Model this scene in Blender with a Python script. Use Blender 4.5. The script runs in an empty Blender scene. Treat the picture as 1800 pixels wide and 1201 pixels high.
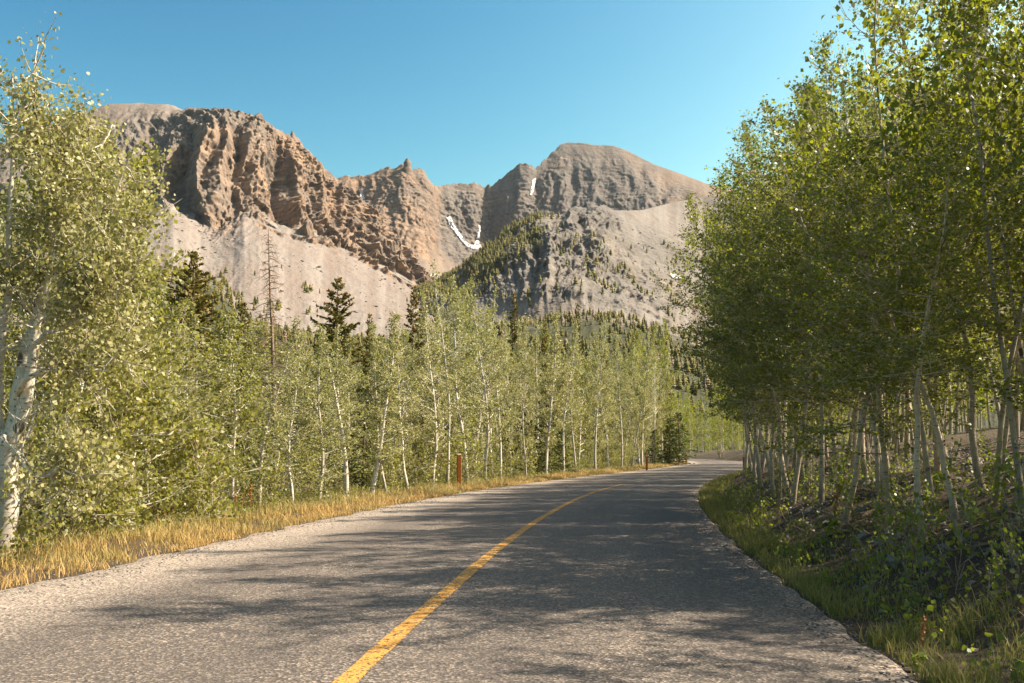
import bpy, bmesh, math, random
import numpy as np
from mathutils import Vector

# ------------------------------------------------------------------ camera, sky, sun, exposure
SC = bpy.context.scene
COL = SC.collection
R = math.radians
CAM_H = 1.35
F_PX, CX, CY, HORIZON = 1750.0, 900.0, 600.5, 795.0
PITCH = math.atan((HORIZON - CY) / F_PX)
cam_d = bpy.data.cameras.new('camera')
cam_d.sensor_width = 36.0
cam_d.lens = 35.0
cam_d.clip_start = 0.1
cam_d.clip_end = 30000
cam = bpy.data.objects.new('camera', cam_d)
cam.location = (0, 0, CAM_H)
cam.rotation_euler = (R(90) + PITCH, 0, 0)
COL.objects.link(cam)
SC.camera = cam

SUN_EL, SUN_AZ = 45.0, 84.0            # azimuth clockwise from the view direction (+Y)
world = bpy.data.worlds.new('World')
SC.world = world
world.use_nodes = True
wn = world.node_tree
wn.nodes.clear()
sky = wn.nodes.new('ShaderNodeTexSky')
sky.sky_type = 'NISHITA'
sky.sun_disc = False
sky.sun_elevation = R(SUN_EL)
sky.sun_rotation = R(SUN_AZ)
sky.altitude = 500
sky.air_density = 1.2
sky.dust_density = 4.0
sky.ozone_density = 2.0
bg = wn.nodes.new('ShaderNodeBackground')
bg.inputs['Strength'].default_value = 0.10
wo = wn.nodes.new('ShaderNodeOutputWorld')
# the photograph's contrasty teal rendering of the sky: one tone curve per channel, the same in every direction
sepc = wn.nodes.new('ShaderNodeSeparateColor')
comc = wn.nodes.new('ShaderNodeCombineColor')
wn.links.new(sky.outputs[0], sepc.inputs[0])
for k, (pw, gain, top) in enumerate(((3.4, 20.0, .95), (2.4, 4.6, .97), (1.9, 1.56, .97))):
    prev = sepc.outputs[k]
    for op, val in (('MULTIPLY', 0.1), ('POWER', pw), ('MULTIPLY', gain), ('MINIMUM', top), ('MULTIPLY', 10.0)):
        m_ = wn.nodes.new('ShaderNodeMath')
        m_.operation = op
        wn.links.new(prev, m_.inputs[0])
        m_.inputs[1].default_value = val
        prev = m_.outputs[0]
    wn.links.new(prev, comc.inputs[k])
wn.links.new(comc.outputs[0], bg.inputs['Color'])
wn.links.new(bg.outputs[0], wo.inputs['Surface'])

sun_d = bpy.data.lights.new('sun', 'SUN')
sun_d.energy = 5.0
sun_d.angle = R(0.53)
sun_d.color = (1.0, 0.86, 0.68)
sun = bpy.data.objects.new('sun', sun_d)
sdir = Vector((math.sin(R(SUN_AZ)) * math.cos(R(SUN_EL)), math.cos(R(SUN_AZ)) * math.cos(R(SUN_EL)), math.sin(R(SUN_EL))))
sun.rotation_euler = sdir.to_track_quat('Z', 'Y').to_euler()
sun.location = (60, 0, 60)
COL.objects.link(sun)
SC.view_settings.view_transform = 'Standard'
SC.view_settings.look = 'None'
SC.view_settings.gamma = 1.0
SC.view_settings.use_curve_mapping = False
SC.view_settings.exposure = 1.45
SC.render.engine = 'CYCLES'
SC.cycles.max_bounces = 8
SC.cycles.transparent_max_bounces = 8
SC.cycles.use_adaptive_sampling = True
SC.cycles.adaptive_threshold = 0.01

rng = np.random.default_rng(7)
random.seed(7)

# ------------------------------------------------------------------ noise
_perm = np.random.default_rng(3).permutation(256).astype(np.int64)
_perm = np.concatenate([_perm, _perm, _perm])
_grad = np.array([[1,1,0],[-1,1,0],[1,-1,0],[-1,-1,0],[1,0,1],[-1,0,1],[1,0,-1],[-1,0,-1],
                  [0,1,1],[0,-1,1],[0,1,-1],[0,-1,-1],[1,1,0],[-1,1,0],[0,-1,1],[0,-1,-1]], float)
def perlin(P):
    P = np.asarray(P, float)
    i = np.floor(P).astype(np.int64)
    f = P - i
    i &= 255
    u = f * f * f * (f * (f * 6 - 15) + 10)
    out = 0
    for dx in (0, 1):
        wx = u[..., 0] if dx else 1 - u[..., 0]
        a = _perm[i[..., 0] + dx]
        for dy in (0, 1):
            wy = u[..., 1] if dy else 1 - u[..., 1]
            b = _perm[a + ((i[..., 1] + dy) & 255)]
            for dz in (0, 1):
                wz = u[..., 2] if dz else 1 - u[..., 2]
                g = _grad[_perm[b + ((i[..., 2] + dz) & 255)] & 15]
                out = out + wx * wy * wz * (g[..., 0] * (f[..., 0] - dx) + g[..., 1] * (f[..., 1] - dy) + g[..., 2] * (f[..., 2] - dz))
    return out
def fbm(P, octv=4, gain=0.5):
    P = np.asarray(P, float)
    s, a, n = 0, 1, 0
    for k in range(octv):
        s = s + a * perlin(P * (2.03 ** k) + 17.3 * k)
        n += a
        a *= gain
    return s / n
def ridge(P):
    return 1 - 2 * (np.sqrt(perlin(P) ** 2 + 0.006) - 0.03) / 0.7
def sstep(a, b, x):
    t = np.clip((x - a) / (b - a), 0, 1)
    return t * t * (3 - 2 * t)

# ------------------------------------------------------------------ mesh helpers
def mk_mesh(name, V, faces, mats, fmat=None, smooth=False, uv=None, attrs=None):
    """faces: list of (n,k) int arrays; fmat: list of material index arrays/ints, one per entry."""
    me = bpy.data.meshes.new(name)
    V = np.asarray(V, np.float32)
    faces = [np.asarray(f, np.int32) for f in faces if len(f)]
    me.vertices.add(len(V))
    me.vertices.foreach_set('co', V.ravel())
    nl = sum(f.size for f in faces)
    npoly = sum(len(f) for f in faces)
    me.loops.add(nl)
    me.polygons.add(npoly)
    loops = np.concatenate([f.ravel() for f in faces]).astype(np.int32)
    tot = np.concatenate([np.full(len(f), f.shape[1], np.int32) for f in faces])
    start = np.concatenate([[0], np.cumsum(tot)[:-1]]).astype(np.int32)
    me.loops.foreach_set('vertex_index', loops)
    me.polygons.foreach_set('loop_start', start)
    me.polygons.foreach_set('loop_total', tot)
    if smooth:
        me.polygons.foreach_set('use_smooth', np.ones(npoly, bool))
    if fmat is not None:
        mi = np.concatenate([np.full(len(f), m, np.int32) for f, m in zip(faces, fmat)])
        me.polygons.foreach_set('material_index', mi)
    if uv is not None:
        l = me.uv_layers.new(name='UVMap')
        l.data.foreach_set('uv', np.asarray(uv, np.float32)[loops].ravel())
    if attrs:
        for k, a in attrs.items():
            at = me.attributes.new(k, 'FLOAT', 'POINT')
            at.data.foreach_set('value', np.asarray(a, np.float32))
    for m in (mats if isinstance(mats, (list, tuple)) else [mats]):
        me.materials.append(m)
    me.update(calc_edges=True)
    me.validate()
    return me
def grid_faces(nu, nv):
    a = np.arange(nu * nv).reshape(nu, nv)
    return np.stack([a[:-1, :-1], a[1:, :-1], a[1:, 1:], a[:-1, 1:]], -1).reshape(-1, 4)

class MB:
    def __init__(self):
        self.V, self.F, self.n = [], {}, 0
    def add(self, V, F):
        V = np.asarray(V, float)
        F = np.asarray(F, int)
        self.V.append(V)
        self.F.setdefault(F.shape[1], []).append(F + self.n)
        self.n += len(V)
    def tube(self, pts, rad, sides=6, cap=False):
        pts = np.asarray(pts, float)
        k = len(pts)
        t = np.gradient(pts, axis=0)
        t /= np.linalg.norm(t, axis=1)[:, None] + 1e-9
        ref = np.array([0, 0, 1.0]) if abs(t[0, 2]) < 0.8 else np.array([1.0, 0, 0])
        a = np.cross(t, ref); a /= np.linalg.norm(a, axis=1)[:, None] + 1e-9
        b = np.cross(t, a)
        th = np.arange(sides) * 2 * math.pi / sides
        r = np.asarray(rad, float)
        ring = a[:, None] * np.cos(th)[None, :, None] + b[:, None] * np.sin(th)[None, :, None]
        V = pts[:, None] + ring * r.reshape(k, -1)[:, :, None]
        V = V.reshape(-1, 3)
        i = np.arange(k * sides).reshape(k, sides)
        F = np.stack([i[:-1], np.roll(i, -1, 1)[:-1], np.roll(i, -1, 1)[1:], i[1:]], -1).reshape(-1, 4)
        self.add(V, F)
        if cap:
            c = len(V)
            self.V.append(pts[-1:]); top = self.n
            self.n += 1
            base = top - len(V)
            l = base + i[-1]
            self.F.setdefault(3, []).append(np.stack([l, np.roll(l, -1), np.full(sides, top)], -1))
    def mesh(self, name, mat, smooth=True, **kw):
        return mk_mesh(name, np.concatenate(self.V), [np.concatenate(f) for f in self.F.values()], mat, smooth=smooth, **kw)

def link(name, data, parent=None, loc=None):
    o = bpy.data.objects.new(name, data)
    COL.objects.link(o)
    if parent is not None:
        o.parent = parent
    if loc is not None:
        o.location = loc
    return o
def tag(o, label=None, cat=None, group=None, kind=None):
    if label: o['label'] = label
    if cat: o['category'] = cat
    if group: o['group'] = group
    if kind: o['kind'] = kind
    return o

# ------------------------------------------------------------------ materials
class N:
    def __init__(self, name):
        self.m = bpy.data.materials.new(name)
        self.m.use_nodes = True
        self.t = self.m.node_tree
        self.t.nodes.clear()
        self.out = self.t.nodes.new('ShaderNodeOutputMaterial')
    def __call__(self, typ, **kw):
        n = self.t.nodes.new('ShaderNode' + typ)
        for k, v in kw.items():
            if k.startswith('i_'):
                self.set(n, k[2:], v)
            else:
                setattr(n, k, v)
        return n
    def set(self, n, key, v):
        key = int(key) if key.isdigit() else key.replace('_', ' ')
        s = n.inputs[key]
        if hasattr(v, 'is_output') or isinstance(v, bpy.types.NodeSocket):
            self.t.links.new(v, s)
        else:
            s.default_value = v
    def noise(self, vec, scale, detail=4, rough=0.55, out='Fac'):
        n = self('TexNoise', i_Scale=scale, i_Detail=detail, i_Roughness=rough)
        if vec is not None: self.t.links.new(vec, n.inputs['Vector'])
        return n.outputs[out]
    def ramp(self, fac, stops, interp='LINEAR'):
        n = self('ValToRGB')
        n.color_ramp.interpolation = interp
        e = n.color_ramp.elements
        while len(e) < len(stops): e.new(0.5)
        for k, (p, c) in enumerate(stops):
            e[k].position = p
            e[k].color = (*c, 1) if not isinstance(c, (int, float)) else (c, c, c, 1)
        self.t.links.new(fac, n.inputs[0])
        return n.outputs[0]
    def mix(self, fac, a, b, blend='MIX'):
        n = self('MixRGB', blend_type=blend)
        for k, v in ((0, fac), (1, a), (2, b)):
            if isinstance(v, bpy.types.NodeSocket): self.t.links.new(v, n.inputs[k])
            elif k == 0: n.inputs[0].default_value = v
            else: n.inputs[k].default_value = (*v, 1)
        return n.outputs[0]
    def math(self, op, a, b=0.0, c=None, clamp=False):
        n = self('Math', operation=op, use_clamp=clamp)
        for k, v in enumerate((a, b, c)):
            if v is None: continue
            if isinstance(v, bpy.types.NodeSocket): self.t.links.new(v, n.inputs[k])
            else: n.inputs[k].default_value = v
        return n.outputs[0]
    def mapping(self, vec, scale):
        n = self('Mapping')
        n.inputs['Scale'].default_value = scale
        self.t.links.new(vec, n.inputs['Vector'])
        return n.outputs[0]
    def attr(self, name):
        return self('Attribute', attribute_name=name).outputs['Fac']
    def bump(self, h, dist, strength=1.0):
        n = self('Bump', i_Distance=dist, i_Strength=strength)
        self.t.links.new(h, n.inputs['Height'])
        return n.outputs[0]
    def surf(self, sh):
        self.t.links.new(sh, self.out.inputs['Surface'])
        return self.m
    def bsdf(self, color, rough=0.85, normal=None, spec=0.3):
        n = self('BsdfPrincipled', i_Roughness=rough)
        n.inputs['Specular IOR Level'].default_value = spec
        if isinstance(color, bpy.types.NodeSocket): self.t.links.new(color, n.inputs['Base Color'])
        else: n.inputs['Base Color'].default_value = (*color, 1)
        if normal is not None: self.t.links.new(normal, n.inputs['Normal'])
        return n.outputs[0]

def leaf_material(name, c1, c2, c3, trans, tfac=0.42, rough=0.42, spec=0.45):
    n = N(name)
    g = n('NewGeometry')
    rnd = g.outputs['Random Per Island']
    oi = n('ObjectInfo').outputs['Random']
    col = n.ramp(rnd, [(0.0, c1), (0.55, c2), (1.0, c3)])
    hsv = n('HueSaturation')
    n.t.links.new(col, hsv.inputs['Color'])
    n.set(hsv, 'Value', n.math('MULTIPLY_ADD', oi, 0.45, 0.78))
    n.set(hsv, 'Hue', n.math('MULTIPLY_ADD', oi, -0.03, 0.512))
    col = hsv.outputs[0]
    tr = n('BsdfTranslucent')
    tcol = n.mix(rnd, trans, tuple(min(1, x * 1.35) for x in trans))
    n.t.links.new(tcol, tr.inputs['Color'])
    mx = n('MixShader')
    mx.inputs[0].default_value = tfac
    n.t.links.new(n.bsdf(col, rough, None, spec), mx.inputs[1])
    n.t.links.new(tr.outputs[0], mx.inputs[2])
    return n.surf(mx.outputs[0])

M = {}
M['leaf'] = leaf_material('aspen_leaf', (0.11, 0.125, 0.025), (0.185, 0.19, 0.048), (0.30, 0.28, 0.10), (0.30, 0.295, 0.045), 0.4, 0.52, 0.5)
M['leaf_sunlit_tone'] = leaf_material('sunlit_toned_aspen_leaf', (0.15, 0.153, 0.048), (0.26, 0.246, 0.096), (0.41, 0.37, 0.18), (0.31, 0.31, 0.075), 0.38, 0.52, 0.5)  # sunlit sheen of the left stand put into the leaf colour
M['leaf_shade_tone'] = leaf_material('shade_toned_aspen_leaf', (0.060, 0.080, 0.013), (0.092, 0.115, 0.020), (0.14, 0.155, 0.03), (0.27, 0.295, 0.018), 0.45, 0.4, 0.4)  # darker copy of the leaf, shade of the right stand put into its colour
M['herb'] = leaf_material('herb_leaf', (0.05, 0.085, 0.018), (0.09, 0.13, 0.025), (0.16, 0.18, 0.035), (0.30, 0.36, 0.03), 0.42)
M['needle'] = leaf_material('spruce_needle', (0.075, 0.078, 0.018), (0.125, 0.112, 0.024), (0.20, 0.15, 0.032), (0.12, 0.11, 0.02), 0.25, 0.6, 0.2)
M['needle_young'] = leaf_material('young_spruce_needle', (0.05, 0.075, 0.02), (0.08, 0.105, 0.025), (0.12, 0.14, 0.03), (0.09, 0.11, 0.02), 0.2, 0.6, 0.2)
M['cone'] = leaf_material('spruce_cone', (0.17, 0.075, 0.014), (0.23, 0.11, 0.02), (0.27, 0.15, 0.03), (0.1, 0.05, 0.01), 0.05, 0.7, 0.2)

def bark_material(name, base, dark, lent=0.62):
    n = N(name)
    tc = n('TexCoord').outputs['Object']
    oi = n('ObjectInfo').outputs['Random']
    v = n.noise(n.mapping(tc, (9, 9, 34)), 1.0, 3, 0.6)
    big = n.noise(n.mapping(tc, (5, 5, 6)), 1.0, 3, 0.6)
    col = n.mix(n.ramp(big, [(0.35, 0.0), (0.7, 1.0)]), base, tuple(x * 0.72 for x in base))
    col = n.mix(n.ramp(v, [(lent - 0.02, 0.0), (lent + 0.05, 1.0)]), col, dark)
    kn = n.noise(n.mapping(tc, (4, 4, 3.2)), 1.0, 1, 0.5)
    col = n.mix(n.ramp(kn, [(0.655, 0.0), (0.70, 0.9)]), col, dark)
    sz = n('SeparateXYZ'); n.t.links.new(tc, sz.inputs[0])
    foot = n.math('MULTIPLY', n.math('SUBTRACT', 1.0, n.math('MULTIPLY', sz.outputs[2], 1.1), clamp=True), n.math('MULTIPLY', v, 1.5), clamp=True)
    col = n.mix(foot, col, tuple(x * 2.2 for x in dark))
    hsv = n('HueSaturation')
    n.t.links.new(col, hsv.inputs['Color'])
    n.set(hsv, 'Value', n.math('MULTIPLY_ADD', oi, 0.4, 0.75))
    return n.surf(n.bsdf(hsv.outputs[0], 0.8, n.bump(v, 0.01, 0.5), 0.25))
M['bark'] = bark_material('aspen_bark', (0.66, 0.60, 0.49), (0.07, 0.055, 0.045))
M['bark_shade_tone'] = bark_material('shade_toned_aspen_bark', (0.52, 0.425, 0.31), (0.06, 0.05, 0.04))  # greyer copy of the bark, shade on the right-hand trunks put into its colour
M['bark_spruce'] = bark_material('spruce_bark', (0.13, 0.085, 0.055), (0.05, 0.035, 0.025))
M['deadwood'] = bark_material('dead_wood', (0.26, 0.18, 0.125), (0.10, 0.07, 0.05))
M['twig'] = bark_material('fallen_twig', (0.30, 0.25, 0.20), (0.10, 0.08, 0.06))

def grass_material(name, g1, g2, d1, d2):
    n = N(name)
    rnd = n('NewGeometry').outputs['Random Per Island']
    dry = n.attr('dry')
    hgt = n.attr('tip')
    green = n.mix(rnd, g1, g2)
    gold = n.mix(rnd, d1, d2)
    f = n.math('ADD', dry, n.math('MULTIPLY_ADD', rnd, 0.5, -0.25), clamp=True)
    col = n.mix(f, green, gold)
    col = n.mix(n.math('MULTIPLY', hgt, 0.35), col, (0.62, 0.48, 0.22))
    tr = n('BsdfTranslucent')
    n.t.links.new(col, tr.inputs['Color'])
    mx = n('MixShader')
    mx.inputs[0].default_value = 0.35
    n.t.links.new(n.bsdf(col, 0.6, None, 0.25), mx.inputs[1])
    n.t.links.new(tr.outputs[0], mx.inputs[2])
    return n.surf(mx.outputs[0])
M['grass'] = grass_material('verge_grass', (0.15, 0.17, 0.045), (0.27, 0.26, 0.09), (0.46, 0.25, 0.07), (0.62, 0.43, 0.16))
M['grass_green'] = grass_material('bank_grass', (0.07, 0.11, 0.014), (0.14, 0.18, 0.026), (0.32, 0.24, 0.07), (0.44, 0.30, 0.1))

# road: UV = (metres right of the centre line, metres along it)
def road_nodes(n):
    uv = n('UVMap', uv_map='UVMap').outputs[0]
    sep = n('SeparateXYZ'); n.t.links.new(uv, sep.inputs[0])
    u = sep.outputs[0]
    pos = n('TexCoord').outputs['Object']
    vor = n('TexVoronoi', i_Scale=54.0)
    n.t.links.new(pos, vor.inputs['Vector'])
    chip = n('SeparateColor'); n.t.links.new(vor.outputs['Color'], chip.inputs[0])
    chipv = chip.outputs[0]
    n1 = n.noise(pos, 22, 3, 0.7)
    n2 = n.noise(n.mapping(uv, (1.3, 0.12, 1)), 1.0, 4, 0.6)
    n3 = n.noise(pos, 0.55, 5, 0.6)
    stone = n.ramp(chipv, [(0.0, (0.035, 0.029, 0.025)), (0.36, (0.085, 0.069, 0.057)), (0.66, (0.125, 0.102, 0.083)), (0.90, (0.30, 0.24, 0.19)), (1.0, (0.42, 0.345, 0.28))])
    col = n.mix(n.ramp(n1, [(0.38, 0.0), (0.72, 0.75)]), stone, (0.082, 0.068, 0.057))
    # wheel paths darker and tighter, edges with loose pale chips
    def track(c, w):
        d = n.math('ABSOLUTE', n.math('SUBTRACT', u, c))
        return n.math('SUBTRACT', 1.0, n.math('DIVIDE', d, w), clamp=True)
    tr = n.math('MAXIMUM', n.math('MAXIMUM', track(-2.6, 0.75), track(-0.85, 0.75)), n.math('MAXIMUM', track(0.95, 0.75), track(2.5, 0.7)))
    trf = n.math('MULTIPLY', tr, n.math('MULTIPLY_ADD', n2, 0.9, 0.15))
    col = n.mix(n.math('MULTIPLY', trf, 0.8), col, n.mix(chipv, (0.05, 0.042, 0.037), (0.115, 0.095, 0.08)))
    lf = n.math('ADD', n.math('MULTIPLY_ADD', u, -0.85, -2.35), n.math('MULTIPLY_ADD', n3, 1.6, -0.8), clamp=True)
    rf = n.math('ADD', n.math('MULTIPLY_ADD', u, 2.2, -6.9), n.math('MULTIPLY_ADD', n3, 1.6, -0.8), clamp=True)
    pale = n.ramp(chipv, [(0.0, (0.085, 0.068, 0.055)), (0.35, (0.22, 0.18, 0.145)), (0.75, (0.42, 0.345, 0.275)), (1.0, (0.58, 0.48, 0.39))])
    col = n.mix(n.math('MULTIPLY', n.math('MAXIMUM', lf, rf), 0.8), col, pale)
    col = n.mix(n.ramp(n3, [(0.42, 0.0), (0.75, 0.4)]), col, (0.10, 0.082, 0.068))
    bh = n.math('ADD', vor.outputs['Distance'], n.math('MULTIPLY', n1, 0.4))
    return col, n.bump(bh, 0.008, 0.7), pos, chipv, n2
n = N('chip_seal_asphalt')
c_, b_, _, _, _ = road_nodes(n)
M['road'] = n.surf(n.bsdf(c_, 0.82, b_, 0.35))
n = N('worn_yellow_line')
c_, b_, pos, chipv, n2 = road_nodes(n)
wear = n.math('ADD', n.math('MULTIPLY', chipv, 0.75), n.math('MULTIPLY', n.noise(pos, 5, 4, 0.7), 0.8))
yel = n.mix(n.noise(pos, 30, 2), (0.42, 0.195, 0.025), (0.54, 0.29, 0.06))
c_ = n.mix(n.ramp(wear, [(0.46, 0.0), (0.64, 0.92)]), c_, yel)
M['line'] = n.surf(n.bsdf(c_, 0.75, b_, 0.3))

n = N('forest_soil')
pos = n('TexCoord').outputs['Object']
a1 = n.noise(pos, 1.3, 6, 0.65)
a2 = n.noise(pos, 14, 4, 0.7)
far = n.noise(pos, 0.012, 6, 0.65)
col = n.mix(a1, (0.028, 0.021, 0.014), (0.095, 0.07, 0.047))
col = n.mix(n.ramp(a2, [(0.5, 0.0), (0.7, 0.7)]), col, (0.14, 0.105, 0.075))
col = n.mix(n.ramp(far, [(0.45, 0.0), (0.62, 0.7)]), col, (0.085, 0.085, 0.04))
M['soil'] = n.surf(n.bsdf(col, 0.95, n.bump(n.math('ADD', a1, a2), 0.06, 0.9), 0.15))

def rock_material(name, warm, grey, talus_a, talus_b, warmth):
    n = N(name)
    pos = n('TexCoord').outputs['Object']
    sep = n('SeparateXYZ'); n.t.links.new(pos, sep.inputs[0])
    rock = n.attr('rock')
    veg = n.attr('veg')
    tone = n.attr('tone')
    warp = n.noise(pos, 0.004, 3, 0.5)
    st = n('CombineXYZ')
    n.set(st, 'X', n.math('MULTIPLY', sep.outputs[0], 0.0015))
    n.set(st, 'Y', n.math('MULTIPLY', sep.outputs[1], 0.0015))
    n.set(st, 'Z', n.math('MULTIPLY_ADD', warp, 3.0, n.math('MULTIPLY', sep.outputs[2], 0.085)))
    strata = n.noise(st.outputs[0], 1.0, 6, 0.7)
    big = n.noise(pos, 0.006, 5, 0.6)
    fine = n.noise(pos, 0.09, 5, 0.7)
    col = n.mix(n.math('ADD', n.math('MULTIPLY_ADD', big, 2.6, -1.3 + warmth), tone, clamp=True), grey, warm)
    col = n.mix(n.ramp(strata, [(0.40, 0.0), (0.48, 0.9), (0.56, 0.0)]), col, n.mix(0.65, col, (0.085, 0.066, 0.054)))
    col = n.mix(n.ramp(strata, [(0.58, 0.0), (0.68, 0.6)]), col, (0.34, 0.265, 0.195))
    col = n.mix(n.ramp(fine, [(0.3, 0.6), (0.6, 0.0)]), col, tuple(x * 0.5 for x in grey))
    vc = n('CombineXYZ')
    n.set(vc, 'X', n.math('MULTIPLY', sep.outputs[0], 0.055)); n.set(vc, 'Y', n.math('MULTIPLY', sep.outputs[1], 0.02)); n.set(vc, 'Z', n.math('MULTIPLY', sep.outputs[2], 0.009))
    col = n.mix(n.ramp(n.noise(vc.outputs[0], 1.0, 5, 0.7), [(0.36, 0.7), (0.5, 0.0)]), col, tuple(x * 0.42 for x in grey))
    tl = n.mix(n.ramp(big, [(0.4, 0.0), (0.6, 1.0)]), talus_a, talus_b)
    tl = n.mix(n.ramp(n.noise(pos, 0.03, 5, 0.7), [(0.4, 0.5), (0.62, 0.0)]), tl, tuple(x * 0.72 for x in talus_a))
    tl = n.mix(n.ramp(n.noise(pos, 0.35, 2, 0.8), [(0.36, 0.55), (0.56, 0.0)]), tl, tuple(x * 0.5 for x in talus_a))
    tl = n.mix(n.ramp(n.attr('streak'), [(0.42, 0.0), (0.75, 0.4)]), tl, tuple(x * 1.25 for x in talus_a))
    tl = n.mix(n.ramp(n.attr('streak'), [(0.25, 0.4), (0.48, 0.0)]), tl, tuple(x * y for x, y in zip(talus_a, (.75, .66, .6))))
    # scree also lies on the ledges of the cliffs
    gz = n('SeparateXYZ'); n.t.links.new(n('NewGeometry').outputs['Normal'], gz.inputs[0])
    ledge = n.ramp(gz.outputs[2], [(0.78, 0.0), (0.93, 0.7)])
    rk = n.math('MULTIPLY', rock, n.math('SUBTRACT', 1.0, n.math('MULTIPLY', ledge, 0.7)))
    rkf = n.math('ADD', rk, n.math('MULTIPLY_ADD', fine, 0.5, -0.25), clamp=True)
    col = n.mix(n.ramp(rkf, [(0.25, 0.0), (0.6, 1.0)]), tl, col)
    vg = n.math('ADD', veg, n.math('MULTIPLY_ADD', n.noise(pos, 0.045, 4, 0.7), 1.4, -0.7))
    col = n.mix(n.ramp(vg, [(0.35, 0.0), (0.65, 0.9)]), col, (0.042, 0.045, 0.02))
    return n.surf(n.bsdf(col, 0.95, n.bump(fine, 6.0, 0.6), 0.1))
M['rock'] = rock_material('warm_cliff_rock', (0.335, 0.205, 0.12), (0.18, 0.152, 0.128), (0.205, 0.177, 0.154), (0.195, 0.155, 0.13), 0.18)
M['rock_grey'] = rock_material('grey_peak_rock', (0.26, 0.17, 0.11), (0.15, 0.132, 0.118), (0.19, 0.155, 0.125), (0.20, 0.14, 0.10), 0.0)
M['rock_hill'] = rock_material('pale_hill_rock', (0.20, 0.165, 0.13), (0.15, 0.138, 0.124), (0.178, 0.16, 0.142), (0.185, 0.15, 0.125), 0.05)
n = N('old_snow')
pos = n('TexCoord').outputs['Object']
M['snow'] = n.surf(n.bsdf(n.mix(n.noise(pos, 0.08, 4), (0.32, 0.33, 0.35), (0.52, 0.53, 0.55)), 0.7))
n = N('slate_stone')
oi = n('ObjectInfo').outputs['Random']
pos = n('TexCoord').outputs['Object']
col = n.mix(n.noise(pos, 9, 5, 0.7), n.ramp(oi, [(0, (0.10, 0.095, 0.09)), (0.6, (0.2, 0.18, 0.16)), (1, (0.34, 0.29, 0.24))]), (0.13, 0.12, 0.115))
M['stone'] = n.surf(n.bsdf(col, 0.85, n.bump(n.noise(pos, 30, 3), 0.01, 0.6), 0.3))
n = N('weathered_post')
pos = n('TexCoord').outputs['Object']
M['post'] = n.surf(n.bsdf(n.mix(n.noise(n.mapping(pos, (40, 40, 3)), 1.0, 4, 0.7), (0.22, 0.062, 0.014), (0.44, 0.145, 0.04)), 0.8, n.bump(n.noise(n.mapping(pos, (60, 60, 4)), 1.0, 3), 0.006, 0.7), 0.2))
n = N('cut_wood')
pos = n('TexCoord').outputs['Object']
M['cut'] = n.surf(n.bsdf(n.mix(n.noise(pos, 50, 3), (0.35, 0.22, 0.13), (0.55, 0.42, 0.30)), 0.8))
n = N('rusty_seed')
M['rust'] = n.surf(n.bsdf(n.mix(n('NewGeometry').outputs['Random Per Island'], (0.24, 0.10, 0.035), (0.42, 0.21, 0.08)), 0.8))

# ------------------------------------------------------------------ geometry of the place
def px_dir(px, py):
    x = (np.asarray(px, float) - CX) / F_PX
    y = (CY - np.asarray(py, float)) / F_PX
    c, s = math.cos(PITCH), math.sin(PITCH)
    return np.stack([x + 0 * y, c - y * s, s + y * c], -1)
def at_range(px, py, r):
    d = px_dir(px, py)
    h = np.hypot(d[..., 0], d[..., 1])
    return d / h[..., None] * np.asarray(r, float)[..., None] + np.array([0, 0, CAM_H])
def proj(P):
    P = np.asarray(P, float) - np.array([0, 0, CAM_H])
    c, s = math.cos(PITCH), math.sin(PITCH)
    fw = P[..., 1] * c + P[..., 2] * s
    up = -P[..., 1] * s + P[..., 2] * c
    fw = np.maximum(fw, 1e-3)
    return CX + F_PX * P[..., 0] / fw, CY - F_PX * up / fw

# road centre line, y (ahead) -> x
RY = np.array([-60, -40, -25, -12, -5, 0, 5.8, 13.1, 16.3, 21.5, 27.8, 36.3, 50, 64, 87, 118, 150, 182, 220, 260, 300, 360, 430])
RX = np.array([-6.6, -5.0, -3.7, -2.6, -2.0, -1.52, -1.0, -0.38, 0.0, 0.66, 1.6, 3.15, 6.5, 10.6, 17.1, 25.3, 31.0, 33.6, 34.0, 32, 28, 21, 12])
yy = np.arange(-60, 430, 0.5)
xx = np.interp(yy, RY, RX)
for _ in range(5):
    xx = np.convolve(np.pad(xx, 6, mode='edge'), np.ones(13) / 13, 'valid')
RP = np.stack([xx, yy], 1)
RT = np.gradient(RP, axis=0); RT /= np.linalg.norm(RT, axis=1)[:, None]
RN = np.stack([RT[:, 1], -RT[:, 0]], 1)                    # to the right of travel
RS = np.concatenate([[0], np.cumsum(np.linalg.norm(np.diff(RP, axis=0), axis=1))])
S0 = np.interp(0, yy, RS)
RS -= S0
def on_road(off, s):
    """metres right of the centre line, metres along -> x, y"""
    i = [np.interp(s, RS, RP[:, k]) for k in (0, 1)]
    m = [np.interp(s, RS, RN[:, k]) for k in (0, 1)]
    return i[0] + off * m[0], i[1] + off * m[1]
def road_off(x, y):
    x = np.atleast_1d(np.asarray(x, float)).ravel(); y = np.atleast_1d(np.asarray(y, float)).ravel()
    off = np.empty(len(x)); ss = np.empty(len(x))
    for a in range(0, len(x), 20000):
        dx = x[a:a + 20000, None] - RP[None, ::2, 0]
        dy = y[a:a + 20000, None] - RP[None, ::2, 1]
        k = np.argmin(dx * dx + dy * dy, 1) * 2
        r = np.arange(len(k))
        off[a:a + 20000] = dx[r, k // 2] * RN[k, 0] + dy[r, k // 2] * RN[k, 1]
        ss[a:a + 20000] = RS[k]
    return off, ss
RIGHT_EDGE, LEFT_EDGE = 3.42, -4.55
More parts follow.
